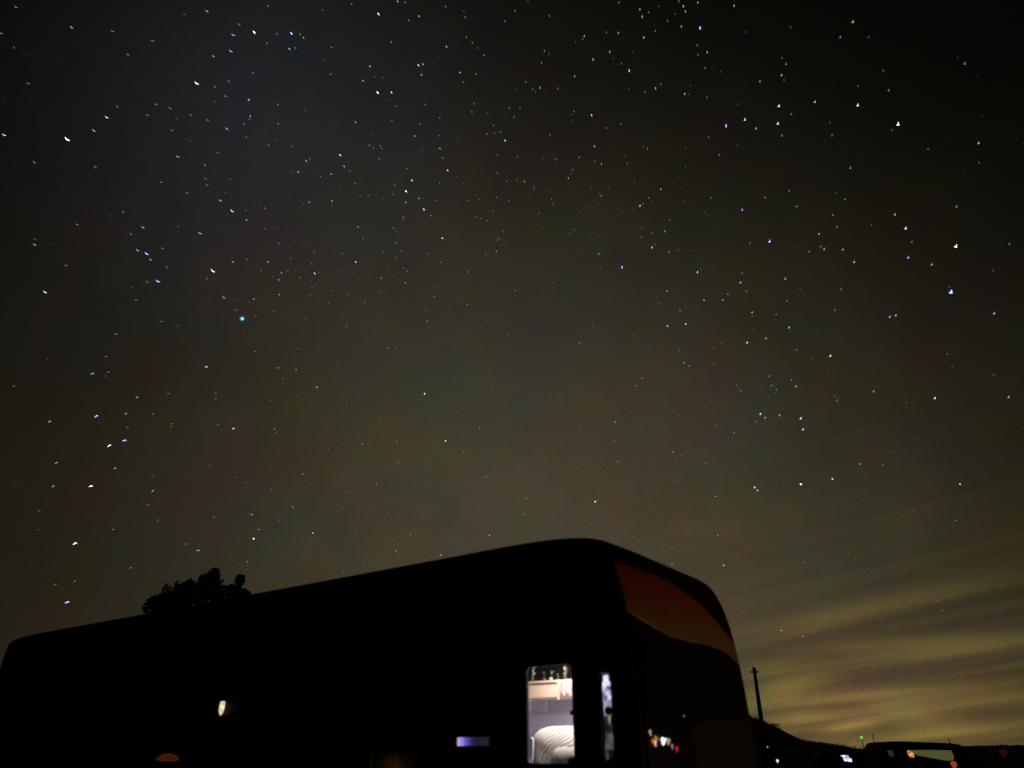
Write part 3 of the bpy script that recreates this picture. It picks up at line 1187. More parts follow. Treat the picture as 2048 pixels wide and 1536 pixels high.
PD = 62.0
ptop = ray_at(1508, 1335, PD)
pbot = ray_at(1524, 1448, PD)
pole = thing('utility_pole', 'tall wooden utility pole with a small crossarm standing right of the trailer', 'utility pole', (ptop.x, PD, 0))
tube_obj('post', [(0, 0, -0.1), (0.0, 0, 3.0), (0, 0, ptop.z)], [0.22, 0.19, 0.12], M['pole'], pole, 12)
arm = box_obj('crossarm', (-0.40, -0.17, ptop.z - 0.40), (0.26, -0.135, ptop.z - 0.31), M['pole'], pole)
for ix in (-0.36, 0.22):
    bm = bmesh.new()
    lathe(bm, [(0.03, 0), (0.04, 0.04), (0.02, 0.09)], 8, (ix, -0.15, ptop.z - 0.31))
    bm_obj('insulator', bm, M['pole'], arm, smooth=True)
bm = bmesh.new()
lathe(bm, [(0.12, 0), (0.15, 0.12), (0.14, 0.45), (0.08, 0.5)], 12, (-0.02, -0.05, ptop.z - 0.5))
bm_obj('pole_cap', bm, M['pole'], pole, smooth=True)

# ------------------------------------------------------------------ van parked in the distance, right
VD = 36.0
v0, v1 = ray_at(1738, 1507, VD), ray_at(1908, 1507, VD)
vtop = ray_at(1790, 1484, VD).z
VL = v1.x - v0.x
van = thing('parked_van', 'dark van with a dimly lit side window parked right of the hill', 'van', ((v0.x + v1.x) / 2, VD, 0))
h = VL / 2
vp = [(-h, 0.45), (-h - 0.02, 1.0), (-h + 0.03, 1.45), (-h + 0.28, vtop - 0.14), (-h + 0.45, vtop - 0.02), (-h + 0.9, vtop + 0.02), (h - 0.5, vtop - 0.06), (h - 0.1, vtop - 0.12), (h + 0.2, 1.5), (h + 0.8, 1.30), (h + 0.95, 1.0), (h + 0.95, 0.45)]


def z_of(px, py):
    return ray_at(px, py, VD).z


def x_of(px):
    return ray_at(px, 1510, VD).x - (v0.x + v1.x) / 2


win_r = [(x_of(1797), z_of(1800, 1501)), (x_of(1835), z_of(1800, 1500)), (x_of(1883), z_of(1800, 1501)), (x_of(1886), z_of(1800, 1512)), (x_of(1883), z_of(1800, 1521)), (x_of(1868), z_of(1800, 1521)), (x_of(1815), z_of(1800, 1511))]
win_l = [(x_of(1757), z_of(1800, 1501)), (x_of(1768), z_of(1800, 1500)), (x_of(1770), z_of(1800, 1512)), (x_of(1760), z_of(1800, 1513))]
bm = bmesh.new()


def edge_loop(bm, pts, y):
    vs = [bm.verts.new((x, y, z)) for x, z in pts]
    return [bm.edges.new((vs[i], vs[(i + 1) % len(vs)])) for i in range(len(vs))]


es = edge_loop(bm, vp, -0.9)
for w_ in (win_r, win_l):
    es += edge_loop(bm, w_, -0.9)
bmesh.ops.triangle_fill(bm, use_beauty=True, edges=es)
ex = bmesh.ops.extrude_face_region(bm, geom=bm.faces[:])
for v in ex['geom']:
    if isinstance(v, bmesh.types.BMVert):
        v.co.y = -0.86
bm_obj('near_side', bm, M['body'], van)
bm = bmesh.new()
f0 = [bm.verts.new((x, -0.86, z)) for x, z in vp]
f1 = [bm.verts.new((x, 0.9, z)) for x, z in vp]
for i in range(len(vp)):
    j = (i + 1) % len(vp)
    bm.faces.new((f0[i], f0[j], f1[j], f1[i]))
bm.faces.new(f1)
bm_obj('body', bm, M['body'], van)
blind = mat('lit_blind', (0.3, 0.3, 0.15), 0.9, emit=(0.58, 0.58, 0.19), strength=0.13)


def pane(name, pts, y, m, parent):
    bm = bmesh.new()
    bm.faces.new([bm.verts.new((x, y, z)) for x, z in pts])
    ex = bmesh.ops.extrude_face_region(bm, geom=bm.faces[:])
    for v in ex['geom']:
        if isinstance(v, bmesh.types.BMVert):
            v.co.y += 0.012
    return bm_obj(name, bm, m, parent)


pr_ = pane('side_window', win_r, -0.875, blind, van)
pr_['label'] = 'dimly lit olive side window'
pane('side_window', win_l, -0.875, mat('dim_glass', (0.1, .1, .05), .4, emit=(.5, .42, .12), strength=.05), van)
# orange lamp on the door pillar
p = ray_at(1801, 1508, VD)
bm = bmesh.new()
bmesh.ops.create_uvsphere(bm, u_segments=14, v_segments=8, radius=1)
for v in bm.verts:
    v.co = Vector((v.co.x * 0.14, v.co.y * 0.05, v.co.z * 0.13 - v.co.x * 0.06))
om = bpy.data.materials.new('orange_lens')
om.use_nodes = True
k = G(om.node_tree)
ob = om.node_tree.nodes['Principled BSDF']
ob.inputs['Base Color'].default_value = (.4, .1, .03, 1)
ob.inputs['Emission Color'].default_value = (1, .38, .12, 1)
nn = k.noise(k.new('ShaderNodeTexCoord').outputs['Object'], 9, 2, .5)
k.put(ob.inputs['Emission Strength'], k.m('MULTIPLY', k.m('POWER', nn.outputs['Fac'], 2.5), 3.6))
o = bm_obj('orange_lamp', bm, om, van, smooth=True)
o.location = (p.x - van.location.x, -0.92, p.z)
o = tube_obj('aerial', [(h - 0.05, 0, vtop - 0.12), (h - 0.09, 0, vtop + 0.12)], 0.025, M['trim'], van, 5)
tube_obj('whip_aerial', [(-h + 0.02, -0.8, 1.3), (-h - 0.04, -0.8, vtop + 0.28)], 0.018, M['trim'], van, 5)
for wx in (-h + 0.7, h - 0.1):
    for wy in (-0.82, 0.82):
        bm = bmesh.new()
        lathe(bm, [(0.2, -0.1), (0.33, -0.1), (0.34, 0.1), (0.2, 0.1)], 18)
        bmesh.ops.rotate(bm, verts=bm.verts, matrix=Matrix.Rotation(math.pi / 2, 3, 'X'))
        o = bm_obj('wheel', bm, M['rubber'], van, smooth=True)
        o.location = (wx, wy, 0.33)

# ------------------------------------------------------------------ far camper with a lit white window
FD = 74.0
fc = ray_at(1692, 1517, FD)
camper = thing('far_camper', 'small dark camper with a bright white window standing below the hill', 'camper', (fc.x, FD, 0))
bm = bmesh.new()
prof = [(-2.3, 0.5), (-2.35, 1.2), (-2.1, 1.66), (-1.5, 1.78), (1.6, 1.80), (2.2, 1.6), (2.3, 0.5)]
f0 = [bm.verts.new((x, 0, z)) for x, z in prof]
f1 = [bm.verts.new((x, 1.9, z)) for x, z in prof]
for i in range(len(prof)):
    j = (i + 1) % len(prof)
    bm.faces.new((f0[i], f0[j], f1[j], f1[i]))
bm.faces.new(f0)
bm.faces.new(f1)
bm_obj('body', bm, M['body'], camper)
wm = bpy.data.materials.new('white_window')
wm.use_nodes = True
k = G(wm.node_tree)
wb = wm.node_tree.nodes['Principled BSDF']
wb.inputs['Emission Color'].default_value = (0.72, 0.76, 1.0, 1)
nn = k.noise(k.new('ShaderNodeTexCoord').outputs['Object'], 5.0, 2, .5)
k.put(wb.inputs['Emission Strength'], k.m('MULTIPLY', k.m('POWER', nn.outputs['Fac'], 2.2), 4.5))
hw, hh = 0.48, 0.27
cz = fc.z
wf = box_obj('window', (-hw - 0.04, -0.02, cz - hh - 0.04), (hw + 0.04, -0.003, cz + hh + 0.04), M['trim'], camper)
pane('pane', [(-hw, cz + hh * 0.9), (hw * 0.5, cz + hh), (hw * 0.62, cz + 0.02), (hw, cz - 0.02), (hw, cz - hh), (-hw * 0.45, cz - hh * 0.8), (-hw * .5, cz + .05)], -0.034, wm, wf)
for wx in (-1.0, 1.0):
    bm = bmesh.new()
    lathe(bm, [(0.15, -0.1), (0.3, -0.1), (0.3, 0.1), (0.15, 0.1)], 16)
    bmesh.ops.rotate(bm, verts=bm.verts, matrix=Matrix.Rotation(math.pi / 2, 3, 'X'))
    o = bm_obj('wheel', bm, M['rubber'], camper, smooth=True)
    o.location = (wx, 0.15, 0.28)


# ------------------------------------------------------------------ small lamps on stakes
def stake_lamp(name, label, cat, px, py, depth, size, color, strength, group=None, tall=None):
    p = ray_at(px, py, depth)
    root = thing(name, label, cat, (p.x, p.y, 0), 0, group)
    tube_obj('stake', [(0, 0, -0.05), (0, 0, p.z - size)], size * 0.28, M['trim'], root, 6)
    bm = bmesh.new()
    lathe(bm, [(size * 0.3, -size), (size * 0.7, -size * 0.3), (size, size * 0.5), (size * 0.4, size)], 8)
    o = bm_obj('lamp_head', bm, mat('lamp_glow', (.2, .2, .2), .4, emit=color, strength=strength), root, smooth=True)
    o.location = (0, 0, p.z)
    bm = bmesh.new()
    lathe(bm, [(size * 1.1, size * 1.01), (size * 0.3, size * 1.3)], 8)
    o = bm_obj('lamp_cap', bm, M['trim'], root)
    o.location = (0, 0, p.z)


stake_lamp('yard_lamp', 'pale yellow yard lamp low beneath the utility pole', 'lamp', 1555, 1522, 40.0, 0.075, (1, .86, .5), 0.9, 'yard lamps below the hill')
stake_lamp('yard_lamp', 'faintest yard lamp, just above the pale yellow one', 'lamp', 1535, 1494, 48.0, 0.05, (.8, .7, .5), 0.4, 'yard lamps below the hill')
stake_lamp('red_reflector', 'orange red lamp on a stake in front of the dark van', 'lamp', 1908, 1530, 24.0, 0.095, (1, .16, .03), 0.30)
stake_lamp('red_reflector', 'very dim dark red lamp at the far right', 'lamp', 2007, 1507, 52.0, 0.22, (.9, .14, .04), 0.022)
stake_lamp('green_beacon', 'green beacon light on a thin mast rising beyond the hill', 'beacon', 1723, 1475, 240.0, 0.42, (.18, 1.0, .08), 0.8)

# ------------------------------------------------------------------ stars
T = {}
T[(0, 0, 3)] = "95,42,2w 430,165,3w 675,187,2y 8,200,2w 85,285,1w 170,500,2w 915,245,2w 768,328,2w 1107,85,1w 1242,67,3w 1435,147,2w 1400,210,4b 1385,307,4b 1525,193,5w 1280,337,3w 1518,437,2w 1373,487,3b 1180,500,5w 1290,522,2w 1353,577,2w 1492,598,4b 705,640,2w 937,626,2w 1021,650,3b 885,691,2w 1145,690,2w 1058,710,1g 1245,720,2w 1502,697,3w 1497,715,2w 1464,742,3b 1361,773,4b 1290,608,1w 640,704,4w 563,783,3w 25,810,4y 403,836,5w 1031,782,2w 1140,845,1y 1478,822,2y 1067,940,4b 1306,915,2w 572,1003,3b 206,974,3b 1230,990,2w 1234,1073,3b 1243,1110,2w 965,1093,2w 1385,1075,1w 1122,1156,2w 1348,1153,1w 1322,1203,3w 1392,1266,4w 1475,1263,2y 1479,1320,4b 738,1272,2w 463,1347,2w 858,1365,3w 785,1405,2w 1070,1360,1w 1200,1400,4b 210,1436,2b 208,1468,3w 975,1490,2w 825,1502,3w 880,1523,5b"
T[(512, 0, 3)] = "72,35,2w 400,60,1w 573,25,2w 735,83,5b 850,8,3w 895,14,2w 1137,38,2w 978,97,3w 917,122,2w 1247,66,2b 1255,104,2w 1492,127,2w 212,200,5b 265,205,2w 285,225,3y 200,293,3w 235,287,3b 125,203,2w 65,258,2w 453,285,2w 811,252,3b 1143,280,4b 1262,222,2w 1298,257,2w 1330,288,1w 1370,331,2w 405,362,1w 683,397,3w 975,391,4w 1001,385,3w 993,448,3w 1058,382,1g 1224,435,3w 1321,444,2w 1243,494,2w 447,445,2w 642,484,3w 713,462,1w 762,464,1w 730,555,5w 813,554,4y 800,602,1y 837,638,2y 1016,628,2w 1308,622,2w 1519,648,3b 131,627,3b 295,663,1w 133,741,3b 597,733,3w 815,723,2w 982,742,2w 1102,707,2w 1294,671,2w 1388,678,1w 1424,752,3b 953,816,3w 1101,814,2w 1208,833,2b 1387,803,2w 1432,798,2w 1466,791,2w 1494,844,4w 127,840,1w 75,870,2w 218,879,2y 680,871,3b 706,887,2w 745,874,3b 755,890,3b 693,815,1w 505,930,5b 529,998,4b 562,1024,2w 301,966,4b 322,952,2y 739,951,2w 1003,896,1w 1103,891,3w 1120,947,3b 1448,929,2w 1150,1022,4w 905,1010,2w 1206,1057,1w 1448,1037,3b 253,1032,4b 210,1030,1w 367,1029,1w 386,1058,2w 451,1044,3w 1503,1089,3b 935,1082,4w 1102,1098,2w 1248,1101,1w 595,1100,2w 831,1111,2w 734,1134,1w 900,1147,5w 822,1166,2y 673,1170,2w 626,1178,1w 761,1190,1w 977,1190,3w 1077,1202,2w 898,1214,3w 1007,1256,5b 1320,1170,1w 1273,1202,2w 1340,1196,2y 1443,1183,2w 1516,1205,2w 320,1213,3w 456,1206,3w 455,1232,1w 283,1224,1w 259,1248,1w 577,1254,1w 53,1249,2w 18,1220,1w 1049,1293,3b 1422,1266,2w 1380,1280,1y 1318,1298,2y 1292,1303,1y 1350,1310,2y 1387,1324,2w 884,1302,2w 884,1316,2w 613,1361,3w 56,1372,2w 127,1365,1w 823,1368,2w 874,1378,1w 843,1388,1w 858,1417,1w 1343,1395,1w 1308,1405,1w 1485,1388,2w 641,1429,2w 838,1456,3b 1118,1429,4w 1198,1412,1w 1457,1431,2w 1446,1441,2w 137,1460,3b 204,1482,1y 348,1511,2w 517,1522,2w 762,1515,2w 805,1507,1w 872,1505,2w 1442,1508,3w 1035,1523,2w 1378,1523,2w"
T[(1024, 0, 3)] = "640,15,2w 95,8,1w 17,65,2w 224,95,2w 766,57,3y 820,75,2y 780,101,4b 880,38,1w 1000,8,3b 1027,38,3w 1114,15,3y 1039,70,3y 1332,35,3w 932,125,2w 978,85,1y 1015,160,3w 1127,168,5b 1401,191,2v 565,195,2y 637,198,4b 433,217,3y 423,237,2w 379,252,1w 789,226,4b 859,186,2w 193,306,3b 221,325,1w 176,378,3b 586,311,3w 726,316,1y 607,352,1w 486,358,4b 656,382,2w 702,424,5b 1110,272,2w 1170,314,3w 1115,330,2w 1158,410,2w 1252,430,1w 375,458,3w 82,493,2w 168,527,4b 123,535,2y 140,550,1w 22,540,1w 273,531,2w 700,535,1w 860,530,4b 892,505,2w 797,551,2y 1035,564,4b 1060,565,1w 1070,513,1w 1486,487,3b 1168,585,2y 1352,626,1w 47,648,2w 12,702,2w 373,669,3b 358,689,2b 477,692,4w 364,722,1w 653,744,2w 567,768,2w 316,770,1w 1396,717,4w 1283,755,5b 1464,770,3w 227,811,2w 1178,822,2w 494,878,4b 786,883,1w 812,892,3b 1040,885,1w 1351,873,1y 32,941,2w 186,947,1w 262,958,2w 402,945,3b 679,936,1w 495,967,2g 536,984,3y 691,982,2w 1243,930,3b 1039,999,1w 362,1017,3b 354,1041,2b 337,1070,3w 1001,1058,1w 735,1097,2b 1054,1105,1w 74,1090,3w 28,1083,2w 132,1132,2w 127,1118,1w 348,1118,1w 474,1123,2b 206,1140,1w 525,1163,2y 536,1174,3y 661,1166,1w 580,1132,1w 892,1136,3w 1193,1186,2w 820,1188,2w 840,1206,1w 1030,1207,1w 1517,1184,2w 97,1180,1w 237,1196,2w 247,1221,2w 767,1235,4w 785,1223,2w 728,1255,1w 464,1235,1w 511,1228,1w 384,1245,1w 110,1271,1w 161,1280,2w 662,1270,1w 1380,1258,4b 1160,1277,1w 1176,1295,1w 947,1321,2w 121,1344,1w 154,1386,1w 773,1366,1w 371,1377,2w 837,1399,2w 917,1389,4b 344,1397,1w 354,1407,1w 774,1423,2w 528,1415,1w 290,1439,1w 1234,1373,1w 1427,1457,2y 857,1468,2y 840,1485,4w 941,1513,3y 996,1501,2y 520,1523,4b 418,1519,1w"
T[(1536, 0, 3)] = "508,130,3w 135,163,1y 432,222,3b 603,222,1w 83,348,2b 108,383,2w 80,450,3w 95,480,1w 64,635,4w 58,740,4w 82,812,3b 137,684,2y 280,610,4b 540,515,1y 537,630,4w 690,422,1w 723,541,2w 370,735,1y 383,812,2y 779,744,5w 1180,380,3b 1262,858,3w 493,1006,3b 125,1145,2y 406,1158,1g 460,1195,2w 171,1237,2w 389,1290,2w 412,1360,2w 305,1402,3w 760,1286,3w 825,1368,4w 1130,1238,3b 620,1350,1w 862,1450,2y 1126,1476,5w 1447,1462,2y 8,1447,5b 315,1478,2w 336,1493,3w 245,1508,2w 171,1487,1g 448,1497,3w 960,893,1w 745,780,1y 1265,975,1y"
T[(0, 512, 3)] = "397,57,2w 270,217,4w 903,22,3w 1002,68,2w 1397,35,3w 1480,20,2w 1277,90,5y 1283,99,3b 1242,135,2w 882,155,2w 948,152,5b 795,188,1w 817,265,2w 1343,249,4b 1250,270,1w 1425,262,1w 1522,258,4b 1494,275,1w 1413,325,2w 1530,357,2y 970,393,3b 1065,420,1w 1453,376,6b 1465,442,1w 695,469,3b 1531,573,3b 1469,581,1y 635,603,2w 286,613,1w 650,697,2w 555,706,4b 632,720,1w 1238,665,4w 83,782,2y 1492,751,1y 1471,809,1y 822,848,3w 1011,826,2w 1295,825,2w 1294,857,2y 578,961,5b 755,947,3w 918,946,2w 298,993,3w 765,1028,2y 1033,1006,2y 1027,1022,2y 1308,1012,2w 1400,1035,4w 1447,1010,1w 747,1107,5b 656,1138,5w 338,1241,3w 690,1274,3w 1167,1225,1y 1258,1256,1w 318,1382,3y 545,1381,5w 92,1357,1b 918,1316,1w 916,1410,3w 1418,1330,1w 1476,1360,2y 886,1493,2w 235,1530,1y"
T[(512, 512, 3)] = "72,35,3w 30,87,2g 209,15,2w 333,47,2w 153,100,3w 191,91,2w 100,124,1w 136,143,3w 265,128,2w 352,104,4w 374,97,2g 598,36,4w 840,8,2w 1108,36,3b 885,74,3b 906,90,2w 1019,60,1w 895,160,4b 752,133,3w 826,123,1w 789,82,1w 509,88,1w 639,118,1w 583,101,1w 1276,96,3w 1072,187,3b 1172,204,1g 333,145,1w 352,172,1w 336,189,2w 450,164,1w 462,205,2w 324,233,2w 141,232,4b 547,229,2w 744,217,2w 769,225,2w 1071,243,3w 1438,150,1w 653,271,2w 651,287,2w 436,283,2w 1217,265,2y 1266,291,3w 1138,282,1w 1440,287,1w 83,301,1w 104,333,2w 299,372,3b 541,357,1w 1013,323,2y 1023,333,1y 1027,392,3w 1381,393,3b 680,401,1w 547,409,2w 541,423,2w 514,429,1w 532,435,1w 1516,473,3b 1006,479,1w 942,470,1w 253,556,2w 372,551,1w 571,551,1w 790,553,3w 837,555,2w 490,658,2w 482,623,1w 134,671,3w 240,682,3w 677,640,1w 856,724,2w 738,684,1w 160,735,2w 365,787,4w 1011,827,5w 1413,788,3b 88,865,2w 243,839,1y 542,864,2w 544,879,1w 540,908,1w 975,924,3b 1209,933,2w 766,857,1w 653,950,2y 739,997,2w 831,960,1w 1341,1032,3w 111,1038,3w 120,1060,2w 638,1125,4b 844,1111,3w 1137,1109,5w 1245,1179,3w 435,1157,2w 77,1159,1w 481,1162,1w 477,1112,1y 852,1238,3w 280,1309,3w 286,1185,1w 1379,1325,3w 722,1365,3w 712,1357,1w 1016,1381,2w 1109,1391,2w 93,1400,2w 564,1415,1w 934,1469,1w 494,1489,2w 687,1502,2w 221,1506,3w"
T[(1024, 512, 3)] = "659,68,5b 528,77,2w 545,35,1w 274,115,2w 248,160,2w 463,179,2w 20,208,3y 953,68,1w 1112,97,4w 1131,81,1w 1380,100,2w 1370,158,4b 1405,211,2w 1295,229,3w 1264,264,4b 1152,266,4w 930,211,4b 968,220,1w 886,282,2w 868,284,1w 794,177,1w 90,272,1w 143,273,1w 309,255,1w 180,298,1w 268,303,1w 252,335,1w 477,340,1w 651,362,1w 1008,328,3w 1042,408,5b 932,420,5b 944,427,2b 485,419,3b 1440,337,3w 1441,360,1w 1449,431,1w 732,476,2w 404,522,4b 1410,518,4w 1522,493,3w 1258,523,2w 1211,548,2w 1003,566,3b 1031,640,4b 1061,661,3w 1030,672,1w 1207,650,2w 293,686,1w 780,734,3w 741,779,3w 803,705,2w 841,720,1w 1039,752,1w 886,816,1y 1345,774,3b 1372,809,2w 1191,865,2w 278,878,2w 1285,910,1w 965,804,1w 619,998,4b 1490,947,4w 1518,969,4b 1466,992,2w 1001,957,2w 895,969,2w 1200,960,2w 1223,1010,2w 408,1042,2w 560,1075,1w 616,1107,3y 1333,1061,3w 1156,1087,1w 1353,1121,2y 243,1062,1w 796,1103,1w 966,1174,4b 1013,1197,2w 634,1235,3w 848,1235,2w 537,1221,1y 990,1243,2w 1158,1246,2w 861,1253,1w 992,1345,3b 920,1335,2w 1456,1388,5b 1473,1406,4w 415,1429,2b 499,1474,5y 512,1468,2y 1220,1442,3w 86,1454,3w 20,1323,2w 792,1480,1w 834,1505,1w 549,1355,1w 1107,1380,1w"
T[(1536, 512, 3)] = "840,8,4b 516,35,3w 982,50,3w 102,136,3w 437,199,2w 192,197,1y 113,268,2w 1097,215,6b 1088,185,1w 400,324,2w 730,364,4b 766,355,3w 1356,343,3w 1348,86,1y 48,350,2w 125,428,4b 171,562,2w 373,598,4w 262,611,1y 1075,587,1w 1105,660,1y 1354,713,2b 1000,852,4w 6,720,2w 20,776,3b 140,742,2w 168,781,3w 50,800,2y 44,825,1y 633,812,3y 403,838,1w 412,867,2y 428,850,1y 829,880,1y 1443,845,3y 69,955,3w 196,973,5b 209,1039,4w 12,1045,1y 541,1044,1y 394,1099,1y 881,1095,1y 751,1177,1w 777,1231,1w 551,1248,3y 689,1253,2y 197,1369,6w 386,1337,4w 1152,1368,4g 1198,1430,1g 23,1483,1y"
T[(0, 900, 4)] = "315,490,1w 303,637,1w 903,637,2w 600,748,5w 1263,563,2y 1487,752,2w 1585,804,4b 1977,893,3w 1713,535,2w 1992,508,1w 2014,516,4b 2029,709,5w 1045,943,2w 443,1077,2y 597,1050,2y 537,1218,5b"
T[(512, 900, 4)] = "20,636,4b 185,564,2w 454,663,4w 438,708,2w 800,625,2w 1145,535,1w 1057,517,1y 1202,603,1y 1237,674,3w 1143,695,1w 1121,807,4b 712,811,1w 862,919,2w 700,974,2w 1480,840,4w 1550,732,2w 1656,742,1w 1868,684,4w 1783,497,1w 1822,748,1w"
T[(1024, 900, 4)] = "90,513,3w 555,579,2w 110,730,2w 1020,735,3b 1276,776,2w 1280,912,3w 1647,681,3w 1712,675,1w 1764,562,1y 1634,874,1w 1693,922,4w 1788,1367,1w 1495,943,1w"
T[(1536, 900, 4)] = "1500,564,2w 1162,490,1y 846,777,1y 703,868,2y 286,898,2w 107,1443,4b 278,1492,3y 1356,1205,2b 1392,1283,2y"
stars = []
for (ox, oy, sc), txt in T.items():
    for w_ in txt.split():
        a, b, c = w_.split(',')
        stars.append((ox + float(a) / sc, oy + float(b) / sc, int(c[0]), c[1]))
stars.sort(key=lambda s: -s[2])

SD_ = 2600.0
HUE = {'w': (1.0, 0.95, 0.88), 'b': (0.28, 0.44, 1.0), 'y': (1.0, 0.82, 0.45), 'g': (0.45, 0.9, 0.75), 'v': (0.2, 0.15, 1.0)}
POW = {1: 0.14, 2: 0.26, 3: 0.55, 4: 1.15, 5: 2.2, 6: 3.2}
SIZ = {1: 1.0, 2: 1.12, 3: 1.25, 4: 1.42, 5: 1.75, 6: 1.9}
star_mats = {}


def star_mat(lv, c):
    if (lv, c) not in star_mats:
        star_mats[(lv, c)] = mat('star_light', (0, 0, 0), 1.0, emit=HUE[c], strength=POW[lv], sampling=False)
    return star_mats[(lv, c)]


# irregular outlines, in units of the star's own size (x right, y up), radius per point
SHAPES = {
    'round': ([(-.25, .1), (.25, -.1)], [.85, .85]),
    'spur': ([(-1.0, 1.1), (-.2, .2), (.5, -.7), (1.2, -1.5)], [.45, .75, .7, .3]),
    'bird': ([(-2.4, 2.0), (-1.2, .6), (0, -.5), (1.1, -.4), (2.6, -1.2)], [.22, .42, .75, .5, .2]),
    'wing': ([(-2.3, -1.0), (-.9, -.4), (.3, .3), (1.2, 1.0), (2.2, -.2)], [.3, .5, .6, .5, .25]),
    'hook': ([(-.6, 1.5), (.5, 1.1), (.5, .1), (-.1, -.6), (.8, -1.5)], [.3, .5, .5, .45, .4]),
    'boot': ([(.8, 2.0), (.8, .4), (.0, -.5), (-1.5, -1.1), (.3, -1.1), (1.8, -1.0)], [.25, .45, .6, .3, .5, .25]),
    'tri': ([(-.9, .6), (.1, .0), (.9, -.9)], [.5, .75, .5]),
}


def shape_for(x, y):
    r = math.hypot(x - 1024, y - 850)
    if r < 330:
        return 'round', 1.0
    f = 0.92 + 0.62 * max(0, (r - 330) / 900.0)
    if x < 480:
        return ('bird' if y < 620 else 'wing'), f * 0.72
    if x < 1000:
        return ('spur' if y < 560 else 'tri'), f * 0.72
    if x < 1480 and y < 560:
        return 'hook', f * 0.78
    if x > 1480:
        return ('boot' if y < 860 else 'tri'), f * 0.78
    return 'tri', f * 0.72


def star_geom(bm, shape, s, jit=0.0):
    pts, rad = SHAPES[shape]
    ps = [Vector((x * s + random.uniform(-jit, jit) * s, y * s + random.uniform(-jit, jit) * s, 0)) for x, y in pts]
    tube(bm, ps, [r * s for r in rad], 6)


star_mesh = {}
SPECIAL = {
    (484, 637): 'brightest teal blue star, high above the left half of the trailer roof',
    (1902, 584): 'big blue star near the right side, brightest in the dark right part of sky',
    (1602, 968): 'big white star above the yellow clouds at right',
    (508, 64): 'white star in the bluish top left region of the sky',
    (393, 167): 'bright white star standing alone in the upper left sky',
    (134, 279): 'bright white winged star near the far left side of the sky',
    (293, 508): 'blue star above the brightest blue star, toward the left',
    (757, 28): 'bright blue white star at the top of the sky, left of centre',
    (583, 67): 'bright blue white star at the top, left of the topmost bright one',
    (755, 185): 'white star of a close white and orange pair high in the sky',
    (680, 310): 'bright blue star below the close white and orange pair',
    (812, 382): 'bright white star at the upper end of a short line of stars near centre',
    (848, 419): 'bright blue green star at the lower end of a short line of stars',
    (1400, 56): 'bright blue star at the top, right of centre',
    (1258, 141): 'brightest blue star of the upper centre right sky',
    (1452, 252): 'blue star left of two white ones in the upper right sky',
    (1796, 248): 'bright white star alone in the black upper right sky',
    (1911, 492): 'white star straight above the big blue star at right',
    (1539, 482): 'deep blue star in the right half, midway up the sky',
    (426, 542): 'yellow white star up left of the brightest blue star',
    (316, 563): 'blue white star left of the brightest blue star',
    (193, 832): 'blue star above a slanting pair at far left',
    (249, 881): 'blue star of the slanting pair at far left',
    (219, 891): 'white star of the slanting pair at far left',
    (182, 972): 'white star low at left, below the slanting pair',
    (849, 788): 'bright white star in the middle of the brown sky glow',
    (891, 882): 'white star below right of the one in the brown sky glow',
    (1244, 535): 'blue star near the centre, right of the middle',
    (1371, 648): 'right star of a blue pair right of centre',
    (1335, 652): 'left star of a blue pair right of centre',
    (1509, 975): 'blue star touching a smaller yellow one above the trailer front',
    (1190, 1003): 'pale yellow star right above the trailer roof peak',
    (1601, 836): 'violet blue star above the big white star at right',
    (150, 1087): 'white star low at far left above the trailer rear',
    (507, 1077): 'white star above the small tree with one round tuft',
    (134, 1204): 'blue white star closest above the rear end of the trailer roof',
}
sp = dict(SPECIAL)
NAMED = 300
faint = {}
CN = {'w': 'white', 'b': 'blue', 'y': 'yellow', 'g': 'greenish', 'v': 'violet'}
LN = {6: 'very bright', 5: 'bright', 4: 'fairly bright', 3: 'small', 2: 'faint', 1: 'faint'}
MARKS = [((484, 637), 'the brightest blue star'), ((1902, 584), 'the big blue star at right'), ((1602, 968), 'the big white star at right'),
         ((849, 788), 'the lone middle white star'), ((134, 279), 'the winged star at far left'), ((765, 185), 'the close white and orange pair'),
         ((830, 400), 'the short line of stars'), ((1258, 141), 'the top right blue star'), ((1796, 248), 'the lone upper right star'),
         ((583, 67), 'the top left blue white star'), ((234, 886), 'the slanting pair at far left'), ((1244, 535), 'the blue star near centre'),
         ((1353, 650), 'the level blue pair'), ((507, 1077), 'the star over the tuft tree'), ((1190, 1003), 'the star over the roof peak'),
         ((1452, 252), 'the upper right star trio'), ((300, 535), 'the far left blue couple')]
DIRS = ['right', 'up right', 'above', 'up left', 'left', 'down left', 'below', 'down right']
RANK = ['nearest', 'second nearest', 'third nearest', 'fourth nearest', 'fifth nearest', 'sixth nearest', 'seventh nearest', 'eighth nearest', 'farthest']


def where(x, y):
    (mx_, my_), nm = min(MARKS, key=lambda q: (q[0][0] - x) ** 2 + (q[0][1] - y) ** 2)
    a = math.degrees(math.atan2(my_ - y, x - mx_)) % 360
    dr = DIRS[int((a + 22.5) // 45) % 8]
    return nm, (dr if dr in ('above', 'below') else dr + ' of'), math.hypot(x - mx_, y - my_)


